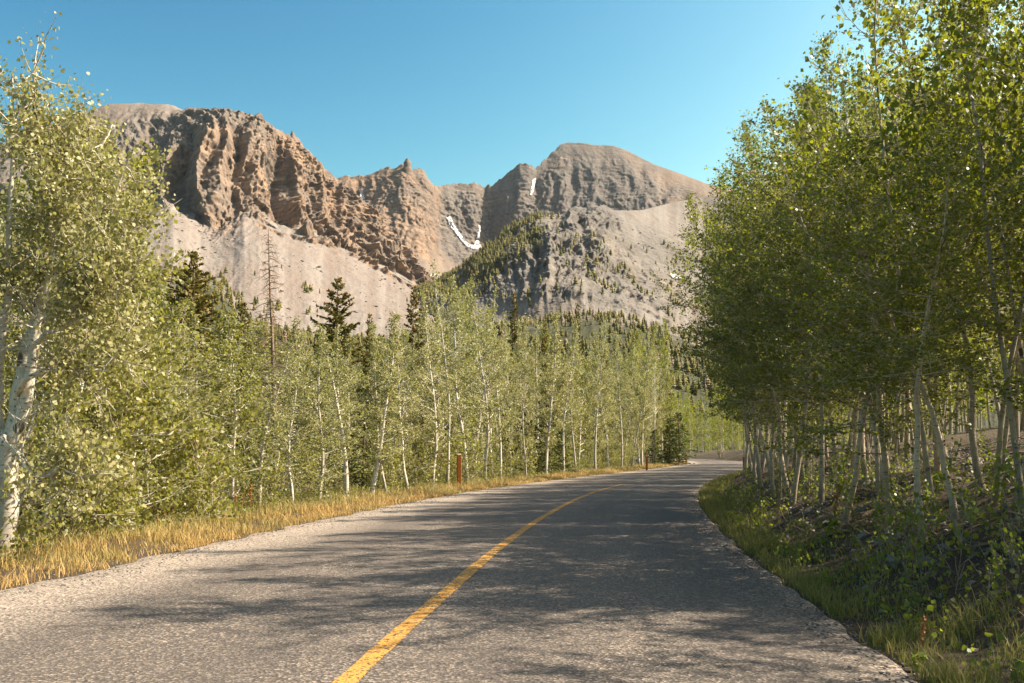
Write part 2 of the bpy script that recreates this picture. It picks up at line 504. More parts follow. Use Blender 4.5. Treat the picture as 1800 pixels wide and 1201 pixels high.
def ground_z(x, y):
    x = np.atleast_1d(np.asarray(x, float)); y = np.atleast_1d(np.asarray(y, float))
    sh = x.shape
    off, s = road_off(x, y)
    x, y = x.ravel(), y.ravel()
    P = np.stack([x, y, 0 * x], 1)
    nz = fbm(P / 5.0, 3) * 0.35 + fbm(P / 0.9, 3) * 0.09
    z = np.full(len(x), -0.06)
    rr = np.clip(off - RIGHT_EDGE - 0.3, 0, None)
    bank = 0.34 * np.minimum(rr, 2.6) + 0.16 * np.clip(rr - 2.6, 0, 9) + 0.05 * np.clip(rr - 11.2, 0, 40)
    bank -= 0.10 * np.exp(-((rr - 0.5) / 0.4) ** 2)
    ll = np.clip(-(off - LEFT_EDGE) - 0.1, 0, None)
    low = 0.06 * np.exp(-((ll - 1.0) / 0.7) ** 2) - 0.05 * np.clip(ll - 1.5, 0, 6)
    amp = sstep(0.3, 2.5, np.maximum(rr, ll))
    dist = np.hypot(x, y)
    fade = 1 - sstep(160, 420, dist)
    z = z + (bank + low) * fade + nz * amp
    far = sstep(250, 3000, dist)
    z = z + far * (fbm(P / 300, 3) * 20) - sstep(200, 500, dist) * 2
    return z.reshape(sh)

def spread(n_half, first, last, fine_to, fine_step):
    a = np.arange(0, fine_to, fine_step)
    b = np.geomspace(fine_to, last, n_half)
    return np.concatenate([a, b])
gx = spread(60, 0, 9000, 24, 0.3)
gx = np.concatenate([-gx[:0:-1], gx])
gy = np.concatenate([-np.geomspace(9000, 14, 40), np.arange(-13, 48, 0.4), np.geomspace(48, 12000, 110)])
GX, GY = np.meshgrid(gx + 0.0, gy, indexing='ij')
GXs = GX + np.interp(GY, yy, xx) * np.exp(-(GX / 60) ** 2)
GZ = ground_z(GXs, GY)
ground = link('ground', mk_mesh('ground', np.stack([GXs, GY, GZ], -1).reshape(-1, 3), [grid_faces(*GX.shape)], M['soil'], smooth=True))
tag(ground, kind='structure')

# road sheet
so = np.concatenate([np.arange(-35, 2, 0.5), np.arange(2, 40, 0.2), np.arange(40, 330, 0.5)])
offs = np.concatenate([[LEFT_EDGE - 0.25, LEFT_EDGE], np.linspace(LEFT_EDGE + 0.4, RIGHT_EDGE - 0.4, 15), [RIGHT_EDGE, RIGHT_EDGE + 0.12]])
OO, SS = np.meshgrid(offs, so, indexing='ij')
edge_n = fbm(np.stack([so * 0.9, 0 * so, 0 * so + 3.3], 1), 4)
edge_m = fbm(np.stack([so * 1.3, 0 * so, 0 * so + 9.1], 1), 4)
O2 = OO.copy()
O2[:2] += edge_n[None] * 0.40
O2[-2:] += edge_m[None] * 0.14
X_, Y_ = on_road(O2, SS)
Z_ = -0.012 * np.abs(O2) + 0.012 * perlin(np.stack([X_ / 3, Y_ / 3, 0 * X_], -1))
Z_[0] -= 0.10; Z_[-1] -= 0.10
road = link('road', mk_mesh('road', np.stack([X_, Y_, Z_], -1).reshape(-1, 3), [grid_faces(*OO.shape)], M['road'], smooth=True, uv=np.stack([O2, SS], -1).reshape(-1, 2)))
tag(road, kind='structure')
lo = np.array([-0.072, -0.03, 0.03, 0.072])
so = so[so < 43]
OO, SS = np.meshgrid(lo, so, indexing='ij')
O2 = OO + 0.02 * fbm(np.stack([SS * 1.7, OO * 8, 0 * SS], -1), 3)
X_, Y_ = on_road(O2, SS)
Z_ = -0.012 * np.abs(O2) + 0.012 * perlin(np.stack([X_ / 3, Y_ / 3, 0 * X_], -1)) + 0.006
link('yellow_centre_line', mk_mesh('yellow_centre_line', np.stack([X_, Y_, Z_], -1).reshape(-1, 3), [grid_faces(*OO.shape)], M['line'], smooth=True, uv=np.stack([O2, SS], -1).reshape(-1, 2)), road)

# ------------------------------------------------------------------ mountains: swept sheets of real depth
def sheet(name, keys, rows, px_step, mat, A, seed=0.0, tone=None, veg=None, extra=None):
    """keys: px -> [(range, py, cliffness) ...] from the foot up, over the crest and down the back"""
    kp = np.array([k[0] for k in keys], float)
    px = np.arange(kp[0], kp[-1] + 0.01, px_step)
    K = len(keys[0][1])
    C = []
    for j in range(K):
        rj = np.interp(px, kp, [k[1][j][0] for k in keys])
        yj = np.interp(px, kp, [k[1][j][1] for k in keys])
        cj = np.interp(px, kp, [k[1][j][2] for k in keys])
        C.append((at_range(px, yj, rj), cj))
    cols, cc = [], []
    for j in range(K - 1):
        t = np.linspace(0, 1, rows[j], endpoint=(j == K - 2))
        P0, P1 = C[j][0], C[j + 1][0]
        cols.append(P0[:, None] * (1 - t)[None, :, None] + P1[:, None] * t[None, :, None])
        tc = t ** 9 if j == 0 else t                      # the cliff foot is abrupt: scree below, rock above
        cc.append(C[j][1][:, None] * (1 - tc)[None] + C[j + 1][1][:, None] * tc[None])
    P = np.concatenate(cols, 1)
    c = np.concatenate(cc, 1)
    ker = np.array([1, 2, 1.0]); ker /= 4
    # soften the creases between segments
    for _ in range(2):
        Q = P.copy()
        Q[:, 1:-1] = P[:, :-2] * .25 + P[:, 1:-1] * .5 + P[:, 2:] * .25
        Q[1:-1] = Q[:-2] * .25 + Q[1:-1] * .5 + Q[2:] * .25
        P = P * (1 - 0.6) + Q * 0.6
    n = np.cross(np.gradient(P, axis=0), np.gradient(P, axis=1))
    n /= np.linalg.norm(n, axis=2)[..., None] + 1e-9
    for _ in range(12):                                     # broad normals only, so that the relief does not fold over itself
        n[1:-1] = n[:-2] * .25 + n[1:-1] * .5 + n[2:] * .25
        n[:, 1:-1] = n[:, :-2] * .25 + n[:, 1:-1] * .5 + n[:, 2:] * .25
    n[..., 2] *= 0.45
    n /= np.linalg.norm(n, axis=2)[..., None]
    rad = -P.copy(); rad[..., 2] = 0; rad /= np.linalg.norm(rad, axis=2)[..., None]
    n = 0.85 * rad + 0.3 * n                                # buttresses stand out towards the open valley
    n /= np.linalg.norm(n, axis=2)[..., None]
    if extra:
        ex, ey = proj(P)
        c = np.clip(c + extra(ex, ey, P), 0, 1)
    S = P + seed * 991
    a1, a2, a3, st, tl, tl2 = A
    warp = np.stack([fbm(S / 160, 2), fbm(S / 160 + 50, 2), 0 * S[..., 0]], -1) * 28
    W = S + warp
    lat = np.arctan2(P[..., 0], P[..., 1]) * 2100.0 + warp[..., 0]
    dep = np.hypot(P[..., 0], P[..., 1])
    L3 = np.stack([lat, dep + seed * 700, S[..., 2]], -1)
    d1 = ridge(L3 / np.array([150, 900, 1100.0]) + 3)
    d2 = ridge(L3 / np.array([58, 420, 380.0]) + 7)
    d3 = ridge(L3 / np.array([23, 150, 110.0]) + 31)
    d4 = fbm(L3 / np.array([9, 30, 14.0]), 3)
    zz = S[..., 2] + 14 * fbm(S / 350, 2) + 0.04 * S[..., 0]
    lay = 0
    for th, am in ((31.0, 0.7), (14.0, 0.6), (7.0, 0.35)):
        f = zz / th + 0.15 * perlin(S / 60 + th)
        fr = f - np.floor(f)
        lay = lay + am * (sstep(0.0, 0.25, fr) - fr)
    def blocks(w, h, k):
        i = np.floor(lat / w + 0.35 * perlin(L3 / np.array([60, 300, 40.0]) + k))
        j = np.floor(S[..., 2] / h + 7 * np.sin(i * 12.9898 + k) + 0.03 * lat / h)
        v = np.sin(i * 127.1 + j * 311.7 + k * 74.7) * 43758.5453
        return v - np.floor(v) - 0.5
    gul = np.abs(perlin(L3 / np.array([105, 1400, 1300.0]) + 13)) / 0.5
    d1 = 0.35 * d1 + 0.9 * np.minimum(gul, 0.8)
    blk = blocks(19, 62, 1) * 9 + blocks(9, 27, 2) * 4.5 + blocks(4.5, 9, 3) * 2.0
    cliff = blk + a1 * (d1 - 0.4) + a2 * (d2 - 0.2) + a3 * (d3 + 1.5 * d4) + st * lay
    tz = ridge(S / np.array([300, 300, 500.0]) + 5) * tl + fbm(S / np.array([45, 45, 160.0]), 4) * tl2 + d4 * 0.12 * tl2
    streak = fbm((L3 - np.stack([warp[..., 0], 0 * lat, 0 * lat], -1)) / np.array([22, 1300, 1100.0]) + 3, 4) + 0.35 * d4
    tz = tz + streak * 1.5 + 1.0 * d3 * (1 + d4)
    D = c * cliff + (1 - c) * tz
    q = sum(rows[:K - 2])                                   # calmer towards the crest, so that the skyline keeps its shape
    cw = np.exp(-((np.arange(D.shape[1]) - q) / 9.0) ** 2)[None]
    D = D * (1 - 0.9 * np.exp(-((np.arange(D.shape[1]) - q) / 22.0) ** 2)[None])
    P = P + n * D[..., None]
    jag = c * (fbm(S / np.array([16, 16, 16.0]), 3) * 9 + 4 * ridge(S / 33.0) + blocks(22, 900, 5) * 9)
    P[..., 2] += jag * cw
    ppx, ppy = proj(P)
    at = {'rock': np.clip(c + 0.35 * d2 * (c > 0.12), 0, 1).ravel(),
          'streak': np.clip(.5 + streak, 0, 1).ravel(),
          'veg': (veg(ppx, ppy, P) if veg else 0 * c).ravel(),
          'tone': (tone(ppx, ppy, P) if tone else 0 * c).ravel()}
    F = grid_faces(*c.shape)
    o = link(name, mk_mesh(name, P.reshape(-1, 3), [F], mat, smooth=False, attrs=at))
    tag(o, kind='structure')
    return o, P, F

LEFT = [
 (-420, [(700, 640, 0), (1300, 500, .1), (1450, 440, .3), (1950, 360, .1), (2600, 520, 0)]),
 (-100, [(700, 620, 0), (1350, 470, .1), (1500, 420, .3), (2000, 300, .1), (2600, 500, 0)]),
 (40,   [(720, 610, 0), (1400, 440, .1), (1520, 400, .3), (2000, 235, .1), (2600, 450, 0)]),
 (150,  [(740, 600, 0), (1450, 400, .1), (1560, 340, .4), (1880, 197, .15), (2600, 420, 0)]),
 (185,  [(745, 600, 0), (1460, 390, .2), (1560, 325, .5), (1900, 182, .1), (2600, 400, 0)]),
 (250,  [(750, 600, 0), (1480, 365, .3), (1570, 300, .8), (1900, 180, .15), (2600, 400, 0)]),
 (305,  [(760, 600, 0), (1490, 352, .6), (1580, 283, 1), (1900, 184, .2), (2600, 400, 0)]),
 (325,  [(770, 600, 0), (1490, 362, .7), (1590, 268, 1), (1880, 194, .45), (2600, 400, 0)]),
 (352,  [(775, 600, 0), (1470, 392, .8), (1590, 258, 1), (1880, 192, .45), (2600, 400, 0)]),
 (378,  [(780, 600, 0), (1440, 402, .9), (1590, 258, 1), (1860, 196, .55), (2600, 400, 0)]),
 (410,  [(790, 600, 0), (1450, 392, .9), (1600, 262, 1), (1840, 201, .7), (2600, 400, 0)]),
 (430,  [(795, 600, 0), (1500, 372, .9), (1620, 262, 1), (1830, 204, .9), (2600, 400, 0)]),
 (455,  [(800, 602, 0), (1560, 366, .8), (1660, 268, 1), (1800, 210, 1), (2600, 400, 0)]),
 (490,  [(810, 604, 0), (1620, 375, .7), (1715, 290, 1), (1800, 230, 1), (2600, 400, 0)]),
 (515,  [(820, 606, 0), (1660, 380, .7), (1750, 300, 1), (1815, 238, 1), (2620, 400, 0)]),
 (530,  [(825, 607, 0), (1690, 383, .7), (1780, 310, 1), (1840, 258, 1), (2640, 400, 0)]),
 (555,  [(830, 608, 0), (1730, 390, .7), (1815, 330, 1), (1875, 286, 1), (2660, 420, 0)]),
 (580,  [(840, 609, 0), (1770, 400, .7), (1850, 345, 1), (1900, 303, 1), (2680, 430, 0)]),
 (605,  [(845, 609, 0), (1810, 410, .7), (1880, 368, 1), (1925, 335, 1), (2700, 440, 0)]),
 (640,  [(850, 608, 0), (1850, 425, .6), (1910, 395, 1), (1960, 368, 1), (2700, 460, 0)]),
 (675,  [(860, 607, 0), (1880, 445, .5), (1930, 425, .9), (1985, 406, .9), (2700, 480, 0)]),
 (710,  [(870, 605, 0), (1900, 470, .3), (1950, 455, .7), (2010, 442, .7), (2700, 500, 0)]),
 (745,  [(880, 600, 0), (1900, 494, .1), (1960, 488, .3), (2020, 483, .3), (2700, 520, 0)]),
 (800,  [(900, 600, 0), (1880, 520, 0), (1980, 515, .0), (2100, 512, 0), (2700, 540, 0)]),
]
def band(px, py, pts, w):
    """1 along a polyline of the hillside, fading over w"""
    pts = np.array(pts, float)
    best = np.full(px.shape, 1e9)
    for a, b in zip(pts[:-1], pts[1:]):
        ab = b - a
        t = np.clip(((px - a[0]) * ab[0] + (py - a[1]) * ab[1]) / (ab @ ab), 0, 1)
        best = np.minimum(best, np.hypot(px - a[0] - t * ab[0], py - a[1] - t * ab[1]))
    return 1 - sstep(w * 0.5, w, best)
def out_left(x, y, P):
    nz = fbm(P / 45, 3)
    return 1.1 * band(x, y, [(470, 378), (540, 400), (620, 430), (700, 468), (745, 490)], 34) * sstep(-.08, .16, nz)
m_left, P_left, _ = sheet('left_massif', LEFT, [190, 100, 110, 14], 1.3, M['rock'], (58, 38, 13, 3.0, 6, 3), 0.0, extra=out_left,
    tone=lambda x, y, P: 0.25 * sstep(300, 420, x) + 0.15 - 0.55 * (1 - sstep(250, 330, x)) - 0.25 * (1 - sstep(215, 260, y)))

WALL = [
 (520, [(1950, 560, 0), (2300, 420, .4), (2500, 385, 1), (2780, 345, 1), (3300, 480, 0)]),
 (575, [(1950, 560, 0), (2350, 420, .5), (2520, 385, 1), (2790, 323, 1), (3300, 480, 0)]),
 (592, [(1950, 560, 0), (2350, 420, .5), (2520, 385, 1), (2790, 314, .8), (3300, 480, 0)]),
 (640, [(1960, 560, 0), (2400, 430, .6), (2560, 390, 1), (2790, 306, .8), (3300, 480, 0)]),
 (690, [(1980, 560, 0), (2400, 440, .7), (2540, 385, 1), (2760, 294, .8), (3300, 480, 0)]),
 (706, [(1985, 560, 0), (2390, 442, .7), (2520, 385, 1), (2740, 291, .7), (3300, 480, 0)]),
 (709, [(1985, 560, 0), (2390, 442, .7), (2520, 385, 1), (2735, 290, .5), (3300, 480, 0)]),
 (726, [(1990, 560, 0), (2400, 445, .7), (2530, 388, 1), (2745, 299, .6), (3300, 480, 0)]),
 (744, [(2000, 560, 0), (2420, 448, .7), (2570, 390, 1), (2770, 296, .8), (3300, 480, 0)]),
 (752, [(2000, 560, 0), (2450, 450, .7), (2620, 395, 1), (2800, 312, .9), (3300, 480, 0)]),
 (762, [(2000, 560, 0), (2550, 455, .6), (2740, 400, 1), (2860, 328, 1), (3400, 480, 0)]),
 (775, [(2000, 560, 0), (2660, 462, .5), (2880, 410, 1), (3000, 328, 1), (3500, 480, 0)]),
 (800, [(2000, 560, 0), (2720, 470, .5), (2960, 420, 1), (3080, 323, 1), (3600, 480, 0)]),
 (832, [(2000, 560, 0), (2760, 470, .5), (3000, 425, 1), (3100, 322, 1), (3600, 480, 0)]),
 (852, [(2000, 560, 0), (2780, 470, .5), (3050, 430, 1), (3160, 331, 1), (3700, 480, 0)]),
 (866, [(2000, 560, 0), (2780, 470, .5), (3040, 430, 1), (3150, 323, 1), (3700, 480, 0)]),
 (898, [(2000, 560, 0), (2760, 470, .5), (3000, 420, 1), (3130, 301, 1), (3700, 480, 0)]),
 (914, [(2000, 560, 0), (2760, 470, .5), (2990, 420, 1), (3120, 288, 1), (3700, 480, 0)]),
 (930, [(2000, 560, 0), (2760, 470, .5), (3000, 420, 1), (3120, 291, 1), (3700, 480, 0)]),
 (942, [(2000, 560, 0), (2760, 470, .5), (3020, 415, 1), (3160, 297, 1), (3700, 480, 0)]),
 (962, [(2000, 560, 0), (2760, 470, .4), (3000, 405, 1), (3220, 278, .8), (3700, 480, 0)]),
 (984, [(2000, 560, 0), (2760, 470, .4), (3000, 400, 1), (3260, 254, .6), (3800, 480, 0)]),
 (1000, [(2000, 560, 0), (2760, 470, .4), (3000, 398, 1), (3280, 249, .3), (3900, 480, 0)]),
 (1080, [(2000, 560, 0), (2760, 460, .4), (3000, 390, 1), (3300, 256, .2), (3900, 480, 0)]),
 (1103, [(2000, 560, 0), (2760, 455, .4), (3000, 387, 1), (3300, 264, .2), (3900, 480, 0)]),
 (1150, [(2000, 560, 0), (2760, 450, .3), (2980, 384, .8), (3300, 288, .15), (3900, 480, 0)]),
 (1200, [(2000, 560, 0), (2760, 440, .2), (2960, 376, .5), (3300, 306, .1), (3900, 480, 0)]),
 (1240, [(2000, 560, 0), (2760, 430, .1), (2940, 366, .2), (3300, 322, .1), (3900, 480, 0)]),
 (1330, [(2000, 560, 0), (2760, 430, .1), (2940, 380, .1), (3300, 345, .1), (3900, 480, 0)]),
 (1500, [(2000, 560, 0), (2760, 460, .1), (2940, 420, .1), (3300, 385, .1), (3900, 480, 0)]),
 (1800, [(2000, 580, 0), (2760, 500, .1), (2940, 450, .1), (3300, 420, .1), (3900, 500, 0)]),
]
m_wall, P_wall, F_wall = sheet('cirque_wall', WALL, [40, 60, 110, 12], 1.3, M['rock_grey'], (34, 20, 9, 2.6, 8, 4), 0.37,
    tone=lambda x, y, P: 0.75 * (1 - sstep(740, 800, x)) + 0.12 * (1 - sstep(880, 960, x)) + 0.3 * sstep(1130, 1210, x))

HILL = [
 (690, [(1000, 640, 0), (1250, 560, .4), (1500, 548, .3), (1700, 545, .1), (2100, 600, 0)]),
 (740, [(1000, 640, 0), (1250, 540, .5), (1500, 522, .4), (1680, 514, .1), (2100, 580, 0)]),
 (760, [(1000, 640, 0), (1250, 535, .5), (1500, 514, .4), (1670, 505, .1), (2100, 580, 0)]),
 (800, [(1000, 640, 0), (1230, 530, .4), (1450, 505, .5), (1650, 481, .1), (2100, 560, 0)]),
 (860, [(1000, 635, 0), (1180, 530, .3), (1380, 476, .6), (1620, 437, .2), (2100, 540, 0)]),
 (900, [(1000, 630, 0), (1130, 535, .3), (1330, 460, .7), (1600, 400, .3), (2100, 520, 0)]),
 (930, [(1000, 628, 0), (1100, 530, .3), (1290, 450, .8), (1590, 385, .4), (2100, 510, 0)]),
 (950, [(1000, 626, 0), (1090, 520, .3), (1280, 440, .8), (1590, 380, .4), (2100, 500, 0)]),
 (985, [(1000, 624, 0), (1080, 515, .3), (1280, 435, .7), (1610, 378, .3), (2100, 500, 0)]),
 (1010, [(1000, 622, 0), (1080, 520, .3), (1300, 440, .6), (1650, 366, .7), (2150, 500, 0)]),
 (1040, [(1000, 622, 0), (1090, 530, .4), (1320, 450, .6), (1680, 358, .9), (2200, 500, 0)]),
 (1052, [(1000, 622, 0), (1095, 535, .4), (1330, 455, .6), (1700, 360, .7), (2200, 500, 0)]),
 (1080, [(1000, 625, 0), (1110, 545, .4), (1380, 465, .55), (1780, 370, .2), (2300, 500, 0)]),
 (1130, [(1000, 630, 0), (1150, 555, .3), (1480, 480, .5), (1960, 368, 0), (2500, 500, 0)]),
 (1180, [(1000, 640, 0), (1200, 565, .1), (1600, 480, .3), (2200, 355, 0), (2700, 500, 0)]),
 (1235, [(1000, 650, 0), (1250, 580, 0), (1750, 480, .15), (2350, 346, 0), (2900, 500, 0)]),
 (1320, [(1000, 660, 0), (1250, 590, 0), (1750, 470, .1), (2350, 335, 0), (2900, 500, 0)]),
 (1500, [(1000, 670, 0), (1250, 600, 0), (1700, 480, .1), (2300, 340, 0), (2900, 500, 0)]),
 (1850, [(1000, 680, 0), (1250, 610, 0), (1700, 500, .1), (2300, 380, 0), (2900, 520, 0)]),
]
def veg_hill(x, y, P):
    v = 0.55 * band(x, y, [(790, 500), (860, 450), (930, 400)], 55) * (x < 945)
    v = np.maximum(v, 0.3 * band(x, y, [(960, 400), (1080, 480), (1150, 550)], 30))
    return v - 0.15
def out_hill(x, y, P):
    nz = fbm(P / 40, 3)
    e = band(x, y, [(925, 395), (950, 440), (985, 500)], 34) * sstep(-.12, .12, nz)
    e = e + band(x, y, [(1015, 380), (1075, 392)], 22)
    e = e + .9 * band(x, y, [(1000, 440), (1080, 500), (1150, 560)], 42) * sstep(-.05, .2, nz)
    e = e + band(x, y, [(966, 514), (988, 518)], 12) + band(x, y, [(780, 520), (860, 500), (900, 480)], 30) * sstep(-.1, .15, nz)
    return 0.48 * e
m_hill, P_hill, F_hill = sheet('front_ridge', HILL, [50, 110, 120, 12], 1.3, M['rock_hill'], (30, 20, 10, 2.5, 14, 6), 0.71, veg=veg_hill, extra=out_hill)

FOOT = [
 (-500, [(430, 797, 0), (600, 640, 0), (800, 560, 0), (1000, 548, 0), (1500, 640, 0)]),
 (200,  [(430, 797, 0), (600, 620, 0), (760, 520, 0), (950, 498, 0), (1500, 600, 0)]),
 (280,  [(430, 797, 0), (600, 620, 0), (740, 505, 0), (940, 482, 0), (1500, 600, 0)]),
 (380,  [(430, 797, 0), (600, 620, 0), (740, 510, 0), (930, 486, 0), (1500, 600, 0)]),
 (440,  [(430, 797, 0), (600, 630, 0), (740, 570, 0), (900, 550, 0), (1500, 610, 0)]),
 (520,  [(430, 797, 0), (600, 640, 0), (740, 600, 0), (860, 585, 0), (1500, 620, 0)]),
 (640,  [(430, 797, 0), (600, 650, 0), (740, 612, 0), (860, 598, 0), (1500, 630, 0)]),
 (800,  [(430, 797, 0), (600, 650, 0), (740, 605, 0), (900, 590, 0), (1500, 620, 0)]),
 (940,  [(430, 797, 0), (600, 640, 0), (740, 580, 0), (900, 565, 0), (1500, 600, 0)]),
 (1040, [(430, 797, 0), (600, 640, 0), (740, 570, 0), (900, 552, 0), (1500, 620, 0)]),
 (1120, [(430, 797, 0), (600, 645, 0), (740, 580, 0), (900, 562, 0), (1500, 630, 0)]),
 (1200, [(430, 797, 0), (600, 660, 0), (740, 605, 0), (900, 588, 0), (1500, 640, 0)]),
 (1300, [(430, 797, 0), (600, 690, 0), (740, 640, 0), (900, 625, 0), (1500, 670, 0)]),
 (1900, [(430, 797, 0), (600, 700, 0), (740, 660, 0), (900, 640, 0), (1500, 680, 0)]),
]
m_foot, P_foot, F_foot = sheet('foothill', FOOT, [50, 70, 40, 12], 2.0, M['rock_hill'], (5, 3, 2, 1, 7, 4), 1.3,
    veg=lambda x, y, P: 0.36 + 1.2 * (1 - sstep(520, 860, np.hypot(P[..., 0], P[..., 1]))))

# the free-standing tower on the rim
b0 = at_range(716, 300, 2705.0)
r_ = np.random.default_rng(12)
th = np.linspace(0, 2 * math.pi, 25)[:-1]
zs = np.linspace(-60, 34, 34)
hw = np.interp(zs, [-60, -20, 0, 12, 24, 30, 34], [34, 20, 13, 11, 8.5, 6.5, 1.5])
V = np.stack([hw[:, None] * np.cos(th) * 0.95, hw[:, None] * np.sin(th) * 1.1, zs[:, None] + 0 * th], -1)
V += (fbm(V / 9, 3) * 5.5)[..., None] * np.array([1, 1, .3]) + (((zs / 7) % 1) * 1.6)[:, None, None] * np.stack([np.cos(th), np.sin(th), 0 * th], -1)[None]
i_ = np.arange(34 * 24).reshape(34, 24)
F = np.stack([i_[:-1], np.roll(i_, -1, 1)[:-1], np.roll(i_, -1, 1)[1:], i_[1:]], -1).reshape(-1, 4)
vv = V.reshape(-1, 3) + b0
link('rock_spire', mk_mesh('rock_spire', np.concatenate([vv, [b0 + np.array([0, 0, 36.0])]]), [F, np.stack([i_[-1], np.roll(i_[-1], -1), np.full(24, len(vv))], -1)], M['rock_grey'],
     attrs={'rock': np.ones(len(vv) + 1), 'veg': np.zeros(len(vv) + 1), 'tone': np.full(len(vv) + 1, .7)}), m_wall)

def in_poly(px, py, poly):
    poly = np.array(poly, float)
    ins = np.zeros(px.shape, bool)
    for (x0, y0), (x1, y1) in zip(poly, np.roll(poly, -1, 0)):
        c = ((y0 > py) != (y1 > py)) & (px < (x1 - x0) * (py - y0) / (y1 - y0 + 1e-9) + x0)
        ins ^= c
    return ins
# snow patches: sheets of snow lying in the gullies of the wall
def snow(owner, P, F, poly):
    ppx, ppy = proj(P.reshape(-1, 3))
    cx = ppx[F].mean(1); cy = ppy[F].mean(1)
    m = in_poly(cx, cy, poly)
    m &= fbm(P.reshape(-1, 3)[F].mean(1) / np.array([7.0, 7.0, 12.0]), 3) > -.12
    if m.sum() < 3: return
    used, inv = np.unique(F[m], return_inverse=True)
    V = P.reshape(-1, 3)[used].copy()
    to = -V / np.linalg.norm(V, axis=1)[:, None]
    to[:, 2] = 0.4
    V = V + to * 5.0
    link('snow_patch', mk_mesh('snow_patch', V, [inv.reshape(-1, 4)], M['snow'], smooth=True), owner)
snow(m_wall, P_wall, F_wall, [(784, 383), (792, 382), (797, 395), (808, 411), (822, 429), (833, 433), (838, 422), (842, 397), (845.5, 398), (842, 425), (846, 437), (836, 441), (821, 435), (806, 418), (792, 401)])
snow(m_wall, P_wall, F_wall, [(936, 318), (942, 314), (940, 330), (936, 345), (932, 345)])
snow(m_wall, P_wall, F_wall, [(632, 335), (638, 335), (641, 352), (639, 366), (635, 362)])
snow(m_wall, P_wall, F_wall, [(757, 483), (772, 485), (772, 489), (757, 489)])
snow(m_hill, P_hill, F_hill, [(1178, 484), (1196, 487), (1204, 495), (1182, 491)])

# ------------------------------------------------------------------ far conifers, too many and too small to tell apart
def conifer_template(tiers, sides, seed):
    r = np.random.default_rng(seed)
    V, F = [], []
    for k in range(tiers):
        z0 = 0.08 + 0.86 * k / tiers
        z1 = min(1.0, z0 + 1.5 / tiers)
        rad = 0.24 * (1 - k / tiers) ** 0.8 + 0.03
        th = np.arange(sides) * 2 * math.pi / sides + r.random() * 3
        rr = rad * r.uniform(0.6, 1.25, sides)
        b = len(V)
        for q in range(sides):
            V.append((rr[q] * math.cos(th[q]), rr[q] * math.sin(th[q]), z0 + r.uniform(-.02, .02)))
        V.append((0, 0, z1))
        for q in range(sides):
            F.append((b + q, b + (q + 1) % sides, b + sides))
    return np.array(V), np.array(F)
def far_wood(name, pts, hts, tiers, sides, mat):
    temps = [conifer_template(tiers, sides, s) for s in range(5)]
    Vs, Fs, n0 = [], [], 0
    for k, (V, F) in enumerate(temps):
        sel = np.arange(len(pts)) % 5 == k
        p, h = pts[sel], hts[sel]
        w = rng.uniform(0.65, 1.5, len(p))
        VV = V[None] * np.stack([h * w, h * w, h], -1)[:, None] + p[:, None]
        FF = F[None] + (np.arange(len(p)) * len(V))[:, None, None] + n0
        Vs.append(VV.reshape(-1, 3)); Fs.append(FF.reshape(-1, 3))
        n0 += VV.shape[0] * VV.shape[1]
    o = link(name, mk_mesh(name, np.concatenate(Vs), [np.concatenate(Fs)], mat))
    return tag(o, kind='stuff')
def pick(P, dens, n):
    Q = P[:, :-12].reshape(-1, 3)
    px, py = proj(Q)
    w = np.clip(dens(px, py, Q), 0, None)
    # weight by picture-independent surface share: far cells are larger
    w = w * np.linalg.norm(Q[:, :2], axis=1)
    idx = rng.choice(len(Q), n, p=w / w.sum())
    p = Q[idx] + np.concatenate([rng.normal(0, 3.0, (n, 2)), np.zeros((n, 1))], 1)
    return p
def dens_hill(x, y, P):
    nz = fbm(P / 60, 3)
    d = 1.5 * band(x, y, [(770, 515), (840, 465), (925, 395)], 60) * (x < 950) * np.clip(0.5 + 2 * nz, 0, 2)
    d = d + 0.55 * band(x, y, [(955, 395), (1010, 430), (1080, 490), (1160, 545)], 38) * np.clip(3.2 * nz, 0, 2)
    d = d + 0.30 * band(x, y, [(1000, 470), (1080, 540)], 30) * np.clip(3 * nz, 0, 2)
    d = d + 0.4 * band(x, y, [(1150, 440), (1190, 470)], 22) * np.clip(3 * nz, 0, 2)
    d = d + 0.12 * band(x, y, [(900, 530), (1000, 540)], 22) + 0.02 * ((x < 1240) & (x > 940) & (y > 420))
    return d
p = pick(P_hill, dens_hill, 2300)
far_wood('far_conifer_wood', p, rng.uniform(5, 11, len(p)), 3, 5, M['needle'])
def dens_foot(x, y, P):
    nz = fbm(P / 80, 3)
    d = np.clip(0.55 + 2.2 * nz, 0.02, 2) * ((x > -60) & (x < 1420))
    d = d * np.where((x > 420) & (x < 760) & (y < 580), 0.35, 1)
    d = d * np.where((x > 1180) & (y < 640), 0.5, 1)
    return d * (y < 700)
p = pick(P_foot, dens_foot, 3000)
far_wood('foothill_conifer_wood', p - np.array([0, 0, 0.6]), rng.uniform(3.5, 9.0, len(p)), 6, 7, M['needle'])
p = pick(P_foot, dens_foot, 260)
far_wood('grey_snag_wood', p - np.array([0, 0, 0.6]), rng.uniform(4, 9, len(p)), 6, 5, M['deadwood'])
def dens_near(x, y, P):
    rr = np.hypot(P[..., 0], P[..., 1])
    return (rr > 440) * (rr < 760) * ((x > -100) & (x < 1500)) * np.clip(.8 + 2 * fbm(P / 60, 2), .1, 2) / rr
p = pick(P_foot, dens_near, 800)
far_wood('lower_conifer_wood', p - np.array([0, 0, 0.6]), rng.uniform(3.5, 8.5, len(p)), 8, 8, M['needle'])
def dens_talus(x, y, P):
    return np.clip(fbm(P / 90, 3) * 3, 0, 1) * (1 - sstep(440, 560, 1e3 - y)) * ((x > 280) & (x < 560)) * (y > 460) * sstep(455, 545, y)
p = pick(P_left, dens_talus, 220)
